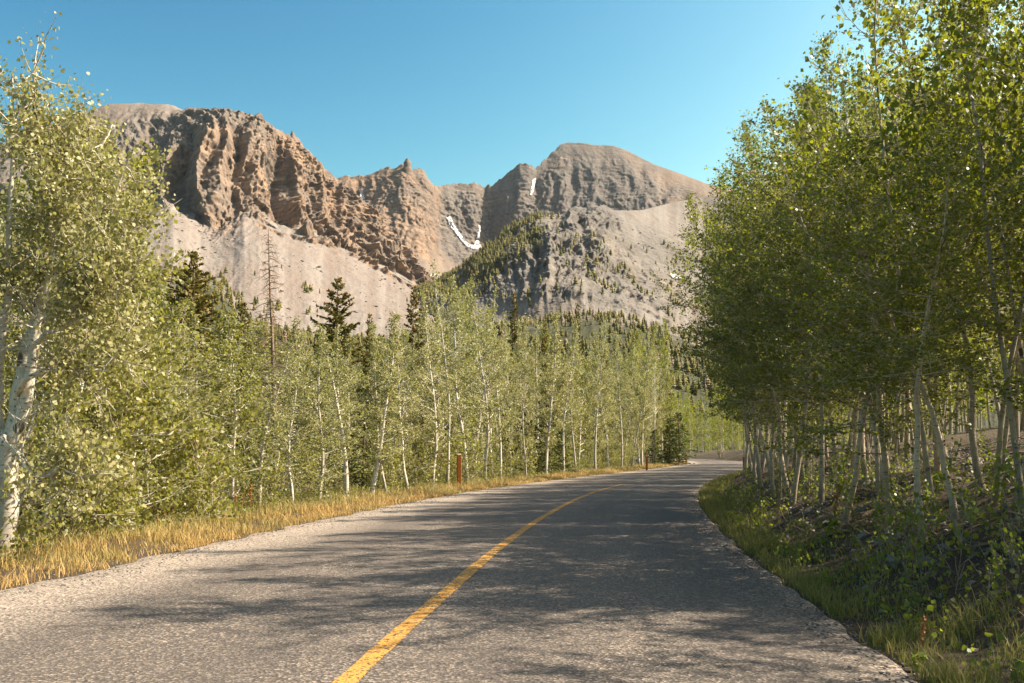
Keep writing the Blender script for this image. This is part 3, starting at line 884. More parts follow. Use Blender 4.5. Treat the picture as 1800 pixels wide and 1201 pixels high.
far_wood('talus_conifer_wood', p, rng.uniform(4, 9, len(p)), 3, 5, M['needle'])

# ------------------------------------------------------------------ trees
def bend_path(p0, d0, L, k, up, wob, r):
    pts = [np.array(p0, float)]
    d = np.array(d0, float)
    for _ in range(k - 1):
        d = d + np.array([0, 0, up]) / k + r.normal(0, wob, 3)
        d /= np.linalg.norm(d)
        pts.append(pts[-1] + d * L / (k - 1))
    return np.array(pts)
def leaves_mesh(name, A, n, size, mat, r, jit=0.10, six=False, droop=0.8):
    """A: anchor segments (m,6); n leaves, each a small folded blade"""
    A = np.asarray(A)
    ln = np.linalg.norm(A[:, 3:] - A[:, :3], axis=1) + 0.03
    i = r.choice(len(A), n, p=ln / ln.sum())
    t = r.random(n)[:, None]
    C = A[i, :3] * (1 - t) + A[i, 3:] * t + r.normal(0, jit, (n, 3))
    s = size * r.uniform(0.5, 1.35, n)[:, None]
    tip = np.stack([r.normal(0, .6, n), r.normal(0, .6, n), -droop + r.normal(0, .5, n)], 1)
    tip /= np.linalg.norm(tip, axis=1)[:, None]
    q = r.normal(0, 1, (n, 3)); q[:, 2] *= 0.7
    side = np.cross(tip, q); side /= np.linalg.norm(side, axis=1)[:, None] + 1e-9
    nor = np.cross(side, tip)
    if six:
        rings = [(-.5, 0), (-.3, .40), (.08, .52), (.55, 0), (.08, -.52), (-.3, -.40)]
    else:
        rings = [(-.5, 0), (.0, .50), (.55, 0), (.0, -.50)]
    V = np.stack([C + tip * (a * s) + side * (b * s) + nor * (abs(b) * 0.35 * s) for a, b in rings], 1)
    k = len(rings)
    F = np.arange(n * k).reshape(n, k)
    return mk_mesh(name, V.reshape(-1, 3), [F], mat)

def make_aspen(seed, H, r0, clear, width, nb, nleaf, lsize, mat_leaf, mat_bark, lean=0.05, up=0.55, shape='slender', wob=0.10, jit=0.10, six=False, twigs=5, top_sparse=True):
    r = np.random.default_rng(seed)
    wood = MB()
    k = 14
    ang = r.random() * 6.28
    pts = bend_path((0, 0, -0.25), (lean * math.cos(ang), lean * math.sin(ang), 1), H + 0.25, k, 0.5, 0.045, r)
    t = np.linspace(0, 1, k)
    rad = r0 * ((1 - t) ** 0.85 * 0.95 + 0.035) * (1 + 0.35 * np.exp(-t * 30))
    wood.tube(pts, rad, 9)
    A = []
    for i in range(nb):
        tt = clear + (1 - clear) * ((i + r.random()) / nb) ** (0.95)
        tt = min(tt, 0.985)
        base = np.array([np.interp(tt, t, pts[:, c]) for c in range(3)])
        f = (tt - clear) / (1 - clear)
        if shape == 'slender':
            prof = 0.55 + 0.45 * math.sin(math.pi * min(1, f * 1.1 + 0.05)) - 0.55 * f
        elif shape == 'bushy':
            prof = (1 - f) ** 0.55 * 0.95 + 0.08
        else:
            prof = 0.60 + 0.5 * math.sin(math.pi * min(1, 0.18 + f * 0.75)) - 0.62 * f ** 1.5
        L = max(0.18, width * prof * r.uniform(0.65, 1.25))
        az = i * 2.4 + r.normal(0, .5)
        el = up + 0.5 * f + r.normal(0, .18) - 0.35 * (1 - f)
        d = np.array([math.cos(az) * math.cos(el), math.sin(az) * math.cos(el), math.sin(el)])
        bp = bend_path(base, d, L, 6, 0.35, wob, r)
        rb = min(np.interp(tt, t, rad) * 0.5, 0.008 + 0.011 * L)
        wood.tube(bp, np.linspace(rb, 0.004, 6), 5)
        seg = np.concatenate([bp[2:-1], bp[3:]], 1)
        A.append(seg)
        ns = max(2, int(twigs * (0.5 + L)))
        for q in range(ns):
            s = r.uniform(0.18, 0.98)
            b2 = np.array([np.interp(s, np.linspace(0, 1, 6), bp[:, c]) for c in range(3)])
            dd = bp[-1] - bp[0]; dd = dd / (np.linalg.norm(dd) + 1e-9)
            d2 = dd * 0.8 + r.normal(0, .55, 3) + np.array([0, 0, 0.15])
            d2 /= np.linalg.norm(d2)
            tp = bend_path(b2, d2, L * r.uniform(.22, .48) * (1.15 - 0.5 * s) + 0.12, 4, 0.15, 0.14, r)
            wood.tube(tp, np.linspace(max(0.005, rb * 0.36), 0.0025, 4), 3)
            A.append(np.concatenate([tp[:-1], tp[1:]], 1))
    lead = pts[int(k * 0.82):]
    A.append(np.concatenate([lead[:-1], lead[1:]], 1))
    A = np.concatenate(A)
    wm = wood.mesh('aspen_trunk', mat_bark)
    lm = leaves_mesh('aspen_crown', A, nleaf, lsize, mat_leaf, r, jit, six)
    return [('trunk', wm), ('crown', lm)]

def make_spruce(seed, H, r0, width, mat, cones=0.25, young=False):
    r = np.random.default_rng(seed)
    wood = MB()
    pts = bend_path((0, 0, -0.2), (0.01, 0, 1), H + 0.2, 9, 0.3, 0.01, r)
    t = np.linspace(0, 1, 9)
    wood.tube(pts, r0 * (1 - t) + 0.012, 7)
    V, F, n0 = [], [], 0
    CV, CF, c0 = [], [], 0
    nb = int(H * (11 if not young else 22))
    for i in range(nb):
        tt = 0.06 + 0.93 * (i + r.random()) / nb
        base = np.array([np.interp(tt, t, pts[:, c]) for c in range(3)])
        L = width * ((1 - tt) ** 0.75 + 0.03) * r.uniform(0.55, 1.2)
        az = i * 2.4 + r.normal(0, .4)
        el = -0.30 + 0.75 * tt + r.normal(0, .1)
        d = np.array([math.cos(az) * math.cos(el), math.sin(az) * math.cos(el), math.sin(el)])
        bp = bend_path(base, d, L, 5, 0.18, 0.05, r)
        wood.tube(bp, np.linspace(0.012 + 0.006 * L, 0.004, 5), 3)
        side = np.array([-math.sin(az), math.cos(az), 0])
        m = max(10, int(L * (44 if not young else 34)))
        s = r.random(m) ** 0.8
        C = np.stack([np.interp(s, np.linspace(0, 1, 5), bp[:, c]) for c in range(3)], 1)
        sg = r.choice([-1, 1], m)[:, None]
        dirv = side * sg * r.uniform(.5, 1, m)[:, None] + d * r.uniform(.4, 1, m)[:, None] + np.stack([0 * s, 0 * s, r.normal(-.15, .3, m)], 1)
        dirv /= np.linalg.norm(dirv, axis=1)[:, None]
        ln = ((0.16 + 0.24 * L * (1.05 - s)) * r.uniform(.6, 1.2, m))[:, None]
        wv = np.cross(dirv, r.normal(0, 1, (m, 3))); wv /= np.linalg.norm(wv, axis=1)[:, None]
        w = 0.06 if not young else 0.03
        Q = np.stack([C, C + dirv * ln * .5 + wv * w, C + dirv * ln, C + dirv * ln * .5 - wv * w], 1).reshape(-1, 3)
        V.append(Q); F.append(np.arange(m * 4).reshape(m, 4) + n0); n0 += m * 4
        if tt > 0.55 and cones > 0:
            for _ in range(r.poisson(cones * 5 * (tt - 0.5) * 2)):
                c = bp[r.integers(2, 5)] + r.normal(0, .06, 3)
                a = r.uniform(.06, .12)
                q = np.array([[0, 0, a], [a * .5, 0, -a * .3], [-a * .25, a * .43, -a * .3], [-a * .25, -a * .43, -a * .3], [0, 0, -a * 1.4]]) + c
                CV.append(q); CF.append(np.array([[0, 1, 2], [0, 2, 3], [0, 3, 1], [4, 2, 1], [4, 3, 2], [4, 1, 3]]) + c0); c0 += 5
    out = [('trunk', wood.mesh('spruce_trunk', M['bark_spruce'])), ('crown', mk_mesh('spruce_crown', np.concatenate(V), [np.concatenate(F)], mat))]
    if CV:
        out.append(('cone_clusters', mk_mesh('spruce_cones', np.concatenate(CV), [np.concatenate(CF)], M['cone'])))
    return out

def put(parts, name, x, y, rot, sc, label, cat, group, z=None, tilt=None):
    if z is None: z = float(ground_z(x, y)[0])
    e = link(name, None, None, (x, y, z))
    e.rotation_euler = (tilt[0] if tilt else 0, tilt[1] if tilt else 0, rot)
    e.scale = (sc, sc, sc) if not isinstance(sc, tuple) else sc
    tag(e, label, cat, group)
    for pn, me in parts:
        o = link(pn, me, e)
        if pn in ('cone_clusters',): o['kind'] = 'stuff'
    return e

SL = [make_aspen(100 + k, 9.0, (.08, .092, .07, .095, .075, .07, .085, .07)[k], (.13, .2, .1, .25, .3, .13, .16, .35)[k], (1.5, 1.8, 1.2, 1.6, 1.3, 2.0, 1.1, 1.4)[k], (50, 44, 56, 40, 44, 46, 60, 34)[k], (5000, 4600, 5000, 3400, 3000, 5200, 4600, 1100)[k], 0.072, M['leaf_sunlit_tone'], M['bark'], 0.05, 0.50, 'slender', 0.13, 0.07, False, 5) for k in range(8)]
BU = [make_aspen(200 + k, 5.5, 0.055, 0.05, 1.55, 46, 7500, 0.062, M['leaf'], M['bark'], 0.08, 0.45, 'bushy', 0.11, 0.08, False, 5) for k in range(5)]
TA = [make_aspen(300 + k, 11.0, 0.066, (.32, .2, .28, .38, .17, .30)[k], 2.0, 58, 8600, 0.061, M['leaf_shade_tone'], M['bark_shade_tone'], 0.07, 0.40, 'tall', 0.12, 0.06, False, 5) for k in range(6)]
BE = [make_aspen(350 + k, 8.0, 0.04, 0.30, 1.5, 26, 2300, 0.07, M['leaf_shade_tone'], M['bark_shade_tone'], 0.55, 0.45, 'tall', 0.14, 0.12, False, 5) for k in range(3)]
SH = [make_aspen(400 + k, 1.5, 0.014, 0.06, 0.75, 22, 900, 0.058, M['leaf'], M['bark_shade_tone'], 0.2, 0.6, 'bushy', 0.12, 0.10, False, 5) for k in range(4)]
SA = [make_aspen(450 + k, 0.75, 0.006, 0.15, 0.30, 11, 70 + 12 * k, 0.046, M['herb'], M['twig'], 0.25, 0.6, 'bushy', 0.12, 0.035, True, 2) for k in range(5)]
SP = [make_spruce(500 + k, 11.0, 0.14, 3.3, M['needle'], 0.45) for k in range(2)]
SP2 = [make_spruce(510 + k, 11.0, 0.14, 2.1, M['needle'], 0.15) for k in range(2)]
YS = [make_spruce(520 + k, 2.6, 0.035, 0.85, M['needle_young'], 0, True) for k in range(3)]

def hide_front(seed):
    """the old spreading aspen at the verge: one stem with four heavy limbs"""
    r = np.random.default_rng(seed)
    e = tag(link('aspen_tree', None, None, (-7.0, 13.9, float(ground_z(-7.0, 13.9)[0]))),
            'old thick-trunked aspen with heavy crooked spreading limbs beside the golden verge', 'tree', None)
    w = MB()
    st = np.array([[0, 0, -.3], [0.03, 0, .5], [0.0, 0, 1.2], [0.10, .05, 2.0], [0.16, .05, 2.8], [0.32, 0.1, 3.6], [0.36, .1, 4.5], [0.22, .1, 5.5], [0.12, 0.05, 6.3], [0.06, 0, 6.9]])
    st = st[:, :] * np.array([1, 1, 1])
    fine = np.stack([np.interp(np.linspace(0, 9, 28), np.arange(10), st[:, c]) for c in range(3)], 1)
    fine[1:-1] += r.normal(0, .015, (26, 3))
    w.tube(fine, np.interp(np.linspace(0, 9, 28), np.arange(10), [.175, .145, .135, .125, .10, .075, .055, .038, .02, .008]), 12)
    link('trunk', w.mesh('old_trunk', M['bark']), e)
    limbs = [[(0.02, 0, 1.55), (0.35, -.1, 1.95), (0.55, -.15, 2.45), (0.75, -.2, 3.1), (0.98, -.2, 3.7), (1.2, -.3, 4.5), (1.5, -.3, 5.5)],
             [(0.0, 0, 1.45), (-.35, .1, 1.9), (-.45, .1, 2.5), (-.3, 0, 3.1), (-.15, -.1, 3.8), (-.3, -.2, 4.8), (-.25, -.2, 5.9), (-.3, -.2, 6.9)],
             [(0.12, 0, 2.3), (0.6, -.3, 2.5), (1.3, -.4, 2.62), (2.0, -.5, 2.6), (2.7, -.4, 2.66), (3.2, -.3, 2.9)],
             [(-.1, 0, 1.75), (0.35, -.5, 1.62), (0.9, -.8, 1.60), (1.5, -1.0, 1.28), (2.0, -1.1, 1.2), (2.4, -1.2, 1.3)],
             [(0.35, 0, 3.7), (0.9, .3, 4.3), (1.5, .3, 4.8), (2.2, .2, 5.3), (2.6, .1, 5.7)],
             [(0.70, -.2, 3.0), (1.2, -.5, 3.15), (1.8, -.6, 3.2), (2.5, -.6, 3.5), (3.0, -.6, 3.7)],
             [(-.3, 0, 3.1), (-1.0, -.2, 3.7), (-1.7, -.3, 4.6), (-2.2, -.3, 5.4)],
             [(0.38, .1, 4.9), (0.8, .5, 5.5), (1.2, .7, 6.1), (1.5, .8, 6.6)]]
    A = []
    tw = MB()
    def inside(p):
        return not ((p[2] > 5.35 and p[0] > 1.0) or (p[2] > 6.1 and p[0] > .75) or p[0] > 2.15)
    for q, L in enumerate(limbs):
        L = np.array(L) * np.array([.56, 1, .97])
        k = len(L)
        tt = np.linspace(0, k - 1, k * 4)
        fp = np.stack([np.interp(tt, np.arange(k), L[:, c]) for c in range(3)], 1)
        fp[2:] += np.cumsum(r.normal(0, .014, (len(fp) - 2, 3)), 0)
        rad = np.linspace((.115, .10, .05, .045, .045, .04, .05, .03)[q], .012, len(fp))
        lm = MB(); lm.tube(fp, rad, 8)
        link('limb', lm.mesh('old_limb', M['bark']), e)
        nn = 22
        for j in range(nn):
            s = r.uniform(.38, 1.0)
            b0 = np.array([np.interp(s, np.linspace(0, 1, len(fp)), fp[:, c]) for c in range(3)])
            d = r.normal(0, .7, 3) + np.array([.25, -.1, .45]); d /= np.linalg.norm(d)
            Lb = r.uniform(.45, 1.05)
            bp = bend_path(b0, d, Lb, 6, .3, .14, r)
            if not inside(bp[-1]): continue
            tw.tube(bp, np.linspace(.016, .004, 6), 5)
            A.append(np.concatenate([bp[1:-1], bp[2:]], 1))
            for _ in range(7):
                s2 = r.uniform(.2, 1)
                b2 = np.array([np.interp(s2, np.linspace(0, 1, 6), bp[:, c]) for c in range(3)])
                d2 = d * .7 + r.normal(0, .6, 3); d2 /= np.linalg.norm(d2)
                tp = bend_path(b2, d2, r.uniform(.25, .6), 4, .1, .15, r)
                tw.tube(tp, np.linspace(.006, .002, 4), 3)
                A.append(np.concatenate([tp[:-1], tp[1:]], 1))
    for j in range(80):
        b0 = fine[r.integers(13, 28)]
        d = r.normal(0, .7, 3) + np.array([.1, -.1, .45]); d /= np.linalg.norm(d)
        bp = bend_path(b0, d, r.uniform(.4, 1.1), 6, .3, .14, r)
        if not inside(bp[-1]): continue
        tw.tube(bp, np.linspace(.014, .003, 6), 4)
        A.append(np.concatenate([bp[1:-1], bp[2:]], 1))
    A.append(np.concatenate([fine[15:-1], fine[16:]], 1))
    b = link('branches', tw.mesh('old_branches', M['bark']), e); b['kind'] = 'stuff'
    A = np.concatenate(A)
    A = A[~((np.abs(A[:, 0] - .2) < .75) & (A[:, 1] < .1) & (A[:, 2] < 3.6))]
    c = link('crown', leaves_mesh('old_crown', A, 24000, .048, M['leaf_sunlit_tone'], r, .09, True), e)
hide_front(61)

def xy_px(px, d):
    return (px - CX) / F_PX * d, d
placed_l, placed_r = [], []
def clear_of(lst, x, y, m):
    return all((x - a) ** 2 + (y - b) ** 2 > m * m for a, b in lst)
def base_px(x, y):
    u, v = proj(np.array([x, y, 0.2]))
    return float(u)

# ---- left stand
rng = np.random.default_rng(21)
SKY_L = (np.array([-600, 0, 130, 230, 300, 330, 400, 470, 560, 640, 700, 770, 800, 860, 900, 940, 1010, 1060, 1120, 1160, 1200, 1240, 1300, 1500]),
         np.array([200, 200, 230, 430, 510, 550, 545, 540, 560, 540, 535, 490, 468, 475, 530, 535, 545, 560, 560, 600, 640, 650, 560, 560]))
ordn = ['first', 'second', 'third', 'fourth', 'fifth', 'sixth', 'seventh', 'eighth', 'ninth', 'tenth', 'eleventh', 'twelfth', 'thirteenth', 'fourteenth', 'fifteenth', 'sixteenth', 'seventeenth', 'eighteenth', 'nineteenth', 'twentieth']
front = [(565, 28.7, 'S'), (520, 27.5, 'S'), (612, 30, 'S'), (655, 32, 'S'), (683, 34, 'S'), (720, 35, 'S'), (762, 39, 'S'), (788, 40.5, 'S', 9.4), (822, 45, 'S'), (852, 48, 'S', 9.9), (880, 50, 'S'),
         (925, 54, 'S'), (960, 58, 'S'), (990, 62, 'S'), (1012, 66, 'S'), (1045, 72, 'S'), (1068, 78, 'S'), (1090, 84, 'S'), (1108, 90, 'S'), (1128, 97, 'S'), (1146, 104, 'S'), (1163, 112, 'S'),
         (460, 25, 'S'), (410, 23.5, 'B'), (365, 22.3, 'S'), (325, 21, 'S'), (280, 20, 'B'), (235, 19, 'B'), (190, 18, 'B'), (125, 17.5, 'B'), (85, 16, 'B'), (20, 19, 'B')]
recs = []
for f in front:
    px, d, ty = f[:3]
    x, y = xy_px(px, d)
    top = np.interp(px, *SKY_L)
    H = f[3] if len(f) > 3 else 1.35 + (795 - top - rng.uniform(0, 28)) / F_PX * d
    recs.append((x, y, H, ty, px, True))
    placed_l.append((x, y))
tries = 0
while len(recs) < 145 and tries < 9000:
    tries += 1
    s = 9 + 135 * rng.random() ** 1.15
    o = -7.4 - 24 * rng.random() ** 1.6
    x, y = on_road(o, s)
    if y < 8: continue
    px = base_px(x, y)
    if px < -260 or px > 1290: continue
    if math.hypot(x + 7, y - 13.9) < 1.3: continue
    if not clear_of(placed_l, x, y, 1.0 + 0.015 * y): continue
    top = np.interp(px, *SKY_L)
    H = 1.35 + (795 - top - rng.uniform(5, 85)) / F_PX * y
    ty = 'B' if (px < 540 and rng.random() < .55) or rng.random() < 0.14 else 'S'
    H = float(np.clip(H, 3.0, 15))
    recs.append((x, y, H, ty, px, False))
    placed_l.append((x, y))
post_px = 808
fl = sorted([q for q in recs if q[5] and q[4] < post_px], key=lambda q: -q[4])
fr = sorted([q for q in recs if q[5] and q[4] >= post_px], key=lambda q: q[4])
names = {}
for k, q in enumerate(fl): names[q[:2]] = f"{'slender' if q[3] == 'S' else 'leafy'} white-barked aspen on the grass edge, {ordn[k % 20] if k < 20 else ordn[k - 20] + ' past twenty'} left of nearest post"
for k, q in enumerate(fr): names[q[:2]] = f"slender pale aspen along the sunlit verge, {ordn[k]} trunk right of the nearest post"
for q in recs:
    x, y, H, ty, px, fro = q
    src = SL if ty == 'S' else BU
    h0 = 9.0 if ty == 'S' else 5.5
    sc = H / h0
    w = sc ** 0.55
    if fro:
        lab, grp = names[q[:2]], 'aspens along the golden verge'
    elif px < 540 and ty == 'B':
        lab, grp = 'bushy leafy aspen crowded among others behind the golden verge and old aspen', 'bushy aspens of the left stand'
    elif y < 75:
        lab, grp = ('slender aspen crowded among others behind the verge near the nearest post', 'slender aspens in the middle of the stand') if px >= 540 else ('slender aspen rising among bushy ones behind the golden verge', 'slender aspens among the bushy ones')
    else:
        lab, grp = 'slender aspen in the far part of the sunlit stand before the bend', 'far aspens of the left stand'
    put(src[int(rng.integers(len(src)))], 'aspen_tree', x, y, rng.random() * 6.28, (w * rng.uniform(.8, 1.3), w * rng.uniform(.8, 1.3), sc), lab, 'tree', grp, tilt=(rng.normal(0, .03), rng.normal(.01, .035)))
# shrubs and sucker growth at the foot of the stand
for k in range(95):
    s = 8 + 100 * rng.random() ** 1.3
    x, y = on_road(-6.9 - 5.5 * rng.random() ** 1.5, s)
    if base_px(x, y) < -150 or y < 9: continue
    put(SH[k % 4], 'aspen_shrub', x, y, rng.random() * 6.28, rng.uniform(.7, 1.6), 'low leafy aspen sucker at the foot of the sunlit stand', 'shrub', 'suckers under the left stand')

# spruces in and behind the stand
for px, d, top, src, wd, lab in [
        (335, 45, 432, SP[0], 1.05, 'dark spruce hung with orange cones left of the bare dead spruce'),
        (590, 55, 474, SP[1], 1.0, 'spruce with golden cone-laden branches right of the bare dead spruce'),
        (650, 62, 540, SP2[0], .7, 'small dark spruce tip just right of the golden cone-laden spruce'),
        (722, 66, 496, SP2[1], .9, 'dark green spruce standing behind the aspens under the talus foot'),
        (742, 70, 520, SP2[0], .8, 'narrow spruce beside the dark green one under the talus foot'),
        (768, 74, 530, SP2[1], .7, 'narrow dark spruce tip left of the tallest pale aspen'),
        (905, 78, 508, SP2[0], .8, 'dark brown spruce tip between pale aspens below the rocky ridge'),
        (1018, 92, 525, SP2[1], .7, 'dark spruce tip below the pale scree of the ridge'),
        (960, 84, 560, SP2[0], .7, 'half-hidden spruce behind pale aspens below the rocky ridge'),
        (1056, 100, 586, SP[0], .7, 'orange-tinged spruce behind the aspens below the wooded foothill'),
        (1172, 125, 655, SP2[1], .9, 'dark spruce at the far bend behind the pale aspens'),
        (420, 52, 520, SP2[0], .8, 'half-hidden spruce between the orange-coned spruce and the dead spruce')]:
    x, y = xy_px(px, d)
    H = 1.5 + (795 - top) / F_PX * d
    put(src, 'spruce_tree', x, y, rng.random() * 6.28, (wd, wd, H / 11), lab, 'tree', 'spruces among the left aspens')
# the dead spruce
r = np.random.default_rng(77)
wood, limbs = MB(), MB()
H = 12.9
tp = bend_path((0, 0, -.2), (-.02, 0, 1), H, 14, .2, .012, r)
wood.tube(tp, np.linspace(.17, .015, 14), 8)
for i in range(120):
    tt = .30 + .68 * (i + r.random()) / 120
    b0 = np.array([np.interp(tt, np.linspace(0, 1, 14), tp[:, c]) for c in range(3)])
    L = 1.7 * (1.02 - tt) ** .55 * r.uniform(.3, 1.1)
    az = i * 2.4 + r.normal(0, .5)
    d = np.array([math.cos(az), math.sin(az), r.uniform(-.15, .35)]); d /= np.linalg.norm(d)
    bp = bend_path(b0, d, L, 6, -.75, .09, r)
    limbs.tube(bp, np.linspace(.024, .006, 6), 4)
    for _ in range(int(3 + L * 5)):
        s2 = r.uniform(.3, 1)
        b2 = np.array([np.interp(s2, np.linspace(0, 1, 6), bp[:, c]) for c in range(3)])
        d2 = d * .6 + r.normal(0, .6, 3) + np.array([0, 0, -.3]); d2 /= np.linalg.norm(d2)
        limbs.tube(bend_path(b2, d2, r.uniform(.15, .55), 4, -.3, .15, r), np.linspace(.009, .004, 4), 3)
x, y = xy_px(487, 48)
e = put([('trunk', wood.mesh('dead_trunk', M['deadwood']))], 'dead_spruce', x, y, 0, 1, 'tall bare dead spruce with drooping reddish-grey branches against the talus', 'tree', None)
o = link('branches', limbs.mesh('dead_branches', M['deadwood']), e); o['kind'] = 'stuff'
# young spruces at the foot of the stand
for k, (px, d, H) in enumerate([(640, 36, 3.0), (668, 38, 2.2), (930, 58, 3.4), (958, 60, 4.2), (985, 63, 3.0), (1175, 108, 5.0), (1192, 116, 6.0), (1150, 104, 3.8), (885, 54, 2.6), (430, 27, 2.0)]):
    x, y = xy_px(px, d)
    where = {640: 'the first clump of trunks left of the nearest post', 668: 'the golden grass, shorter of the two by it'}.get(px)
    labs = ['young spruce among aspen trunks, taller of two left of the nearest post', 'low young spruce by golden grass, shorter of two left of nearest post',
            'young spruce under pale aspens, first of three right of the nearest post', 'tallest of the three young spruces under pale aspens mid-stand',
            'small young spruce under pale aspens, third of three mid-stand', 'bright young spruce at the verge before the bend, left of the tallest',
            'tallest bright young spruce leaning over the verge at the bend', 'small bright young spruce left of the two at the bend',
            'little young spruce just right of the nearest post under aspens', 'little dark young spruce among bushy aspens far from any post']
    put(YS[k % 3], 'young_spruce', x, y, rng.random() * 6.28, H / 2.6, labs[k], 'tree', 'young spruces in the stand')

# ---- right stand on the bank
rng = np.random.default_rng(22)
SKY_R = (np.array([900, 1200, 1235, 1262, 1285, 1330, 1390, 1440, 1500, 1560, 1600, 1650, 1700, 1800, 3000]),
         np.array([640, 560, 420, 340, 280, 205, 150, 95, 65, 75, 10, -60, -120, -200, -400]))
frr = [(7.4, 25.5, .06), (8.0, 24.0, .06), (7.0, 27.0, .06), (7.8, 29.0, .06), (6.0, 18.5, .06), (6.8, 20.5, .06), (6.4, 22.0, .06), (7.2, 18.0, .07), (5.0, 11.6, .08), (6.1, 11.9, .08), (5.2, 13.6, .07), (4.9, 15.2, .07), (5.7, 15.8, .07), (6.6, 16.4, .08), (5.1, 18, .06), (4.9, 20, .06), (5.6, 12.4, 0.09), (6.9, 13.2, .085), (6.5, 14.0, .09), (7.6, 14.4, .1), (5.9, 17, .07), (6.3, 19, .07), (5.4, 21.5, .06), (5.2, 22.3, .06), (5.0, 23.5, .07), (5.6, 23.0, .06), (5.3, 25, .08), (6.1, 25.5, .07), (5.0, 27, .06), (5.5, 29, .07), (5.1, 31, .07), (5.4, 34, .07), (5.0, 37, .07), (5.3, 41, .08), (5.6, 45, .08), (5.2, 50, .08), (5.5, 56, .08), (5.3, 62, .08)]
rr_ = []
for o, s, _ in frr:
    x, y = on_road(o, s)
    rr_.append((x, y, True)); placed_r.append((x, y))
tries = 0
while len(rr_) < 150 and tries < 12000:
    tries += 1
    s = -5 + 125 * rng.random() ** 1.25
    o = 5.1 + 11 * rng.random() ** 1.3
    if s < 11.5 and (o < (6.4 if s < 8 else 5.7) or rng.random() < .22): continue
    x, y = on_road(o, s)
    if not clear_of(placed_r, x, y, 0.75 + 0.012 * max(y, 0)): continue
    rr_.append((x, y, False)); placed_r.append((x, y))
inview = sorted([q for q in rr_ if q[2]], key=lambda q: base_px(q[0], q[1]))
rn = {q[:2]: k for k, q in enumerate(inview)}
for q in rr_:
    x, y, fro = q
    px = base_px(x, y) if y > 3 else 2500
    zb = float(ground_z(x, y)[0])
    top = np.interp(px - 1500.0 / max(y, 4), *SKY_R)
    H = 1.35 - zb + (795 - top - rng.uniform(5, 110)) / F_PX * max(y, 4)
    Hsky = H
    H = float(np.clip(H, 5.0, 14.5)) if y > 16 else float(rng.uniform(8.5, 11.0) if y > 11.5 else rng.uniform(8.2, 11.2))
    if 3 < y <= 16 and px < 1850: H = min(H, max(Hsky - .7, 4.2))
    sc = H / 11
    w = sc ** 0.5
    if fro:
        k = rn[q[:2]]
        lab = f"grey aspen at the foot of the shaded bank, {ordn[k] if k < 20 else ordn[k - 20] + ' past twentieth'} trunk from the bend"
        grp = 'aspens at the foot of the right bank'
    elif y < 22:
        lab, grp = 'tall grey-trunked aspen higher on the shaded rocky bank close by', 'near aspens up the right bank'
        nr = sorted(base_px(a, b) for a, b, f in rr_ if not f and 3 < b < 22 and base_px(a, b) < 1810)
        if px < 1810:
            k = len(nr) - 1 - nr.index(px)
            lab = f"grey-trunked aspen up the near rocky bank, {ordn[k] if k < 20 else ordn[k - 20] + ' past twentieth'} in from the right edge" 
    elif y < 60:
        lab, grp = 'tall aspen inside the dense dark stand right of the road', 'aspens inside the right stand'
    else:
        lab, grp = 'distant tall aspen of the dark right stand near the bend', 'far aspens of the right stand'
    bent = (not fro) and rng.random() < 0.25 and 18 < y < 45
    src = BE if bent else TA
    put(src[int(rng.integers(len(src)))], 'aspen_tree', x, y, rng.random() * 6.28, (w, w, sc if not bent else sc * 1.05), 'thin leaning aspen bowed across its neighbours in the right stand' if bent else lab, 'tree', 'bowed thin aspens of the right stand' if bent else grp,
        tilt=(rng.normal(0, .04), rng.normal(-.04, .05)))
# thin poles crowding the foot of the bank
TH = [make_aspen(600 + k, 7.0, 0.036, (.3, .42, .5, .36)[k], 1.1, 26, (1700, 1300, 800, 2200)[k], 0.07, M['leaf_shade_tone'], M['bark_shade_tone'], 0.18, 0.45, 'tall', 0.14, 0.11, False, 4) for k in range(4)]
for k in range(56):
    s = 11 + 42 * rng.random() ** 1.35
    x, y = on_road(5.0 + 5.5 * rng.random() ** 1.2, s)
    sc = rng.uniform(.75, 1.35)
    put(TH[k % 4], 'aspen_tree', x, y, rng.random() * 6.28, (1, 1, sc), 'pole-thin young aspen squeezed between larger trunks of the right stand', 'tree', 'thin young aspens of the right stand', tilt=(rng.normal(0, .07), rng.normal(-.06, .08)))
# trees of the far side, past the bend
for k in range(24):
    if k < 17: s, o = rng.uniform(112, 215), rng.uniform(-13, -6.0)
    else: s, o = rng.uniform(105, 190), rng.uniform(4.2, 9)
    x, y = on_road(o, s)
    put(SL[k % 6] if k < 8 else TA[k % 6], 'aspen_tree', x, y, rng.random() * 6.28, (1.5, 1.5, rng.uniform(1.25, 1.6)), 'far-off aspen closing the view where the road disappears', 'tree', 'aspens past the bend')

rng = np.random.default_rng(23)
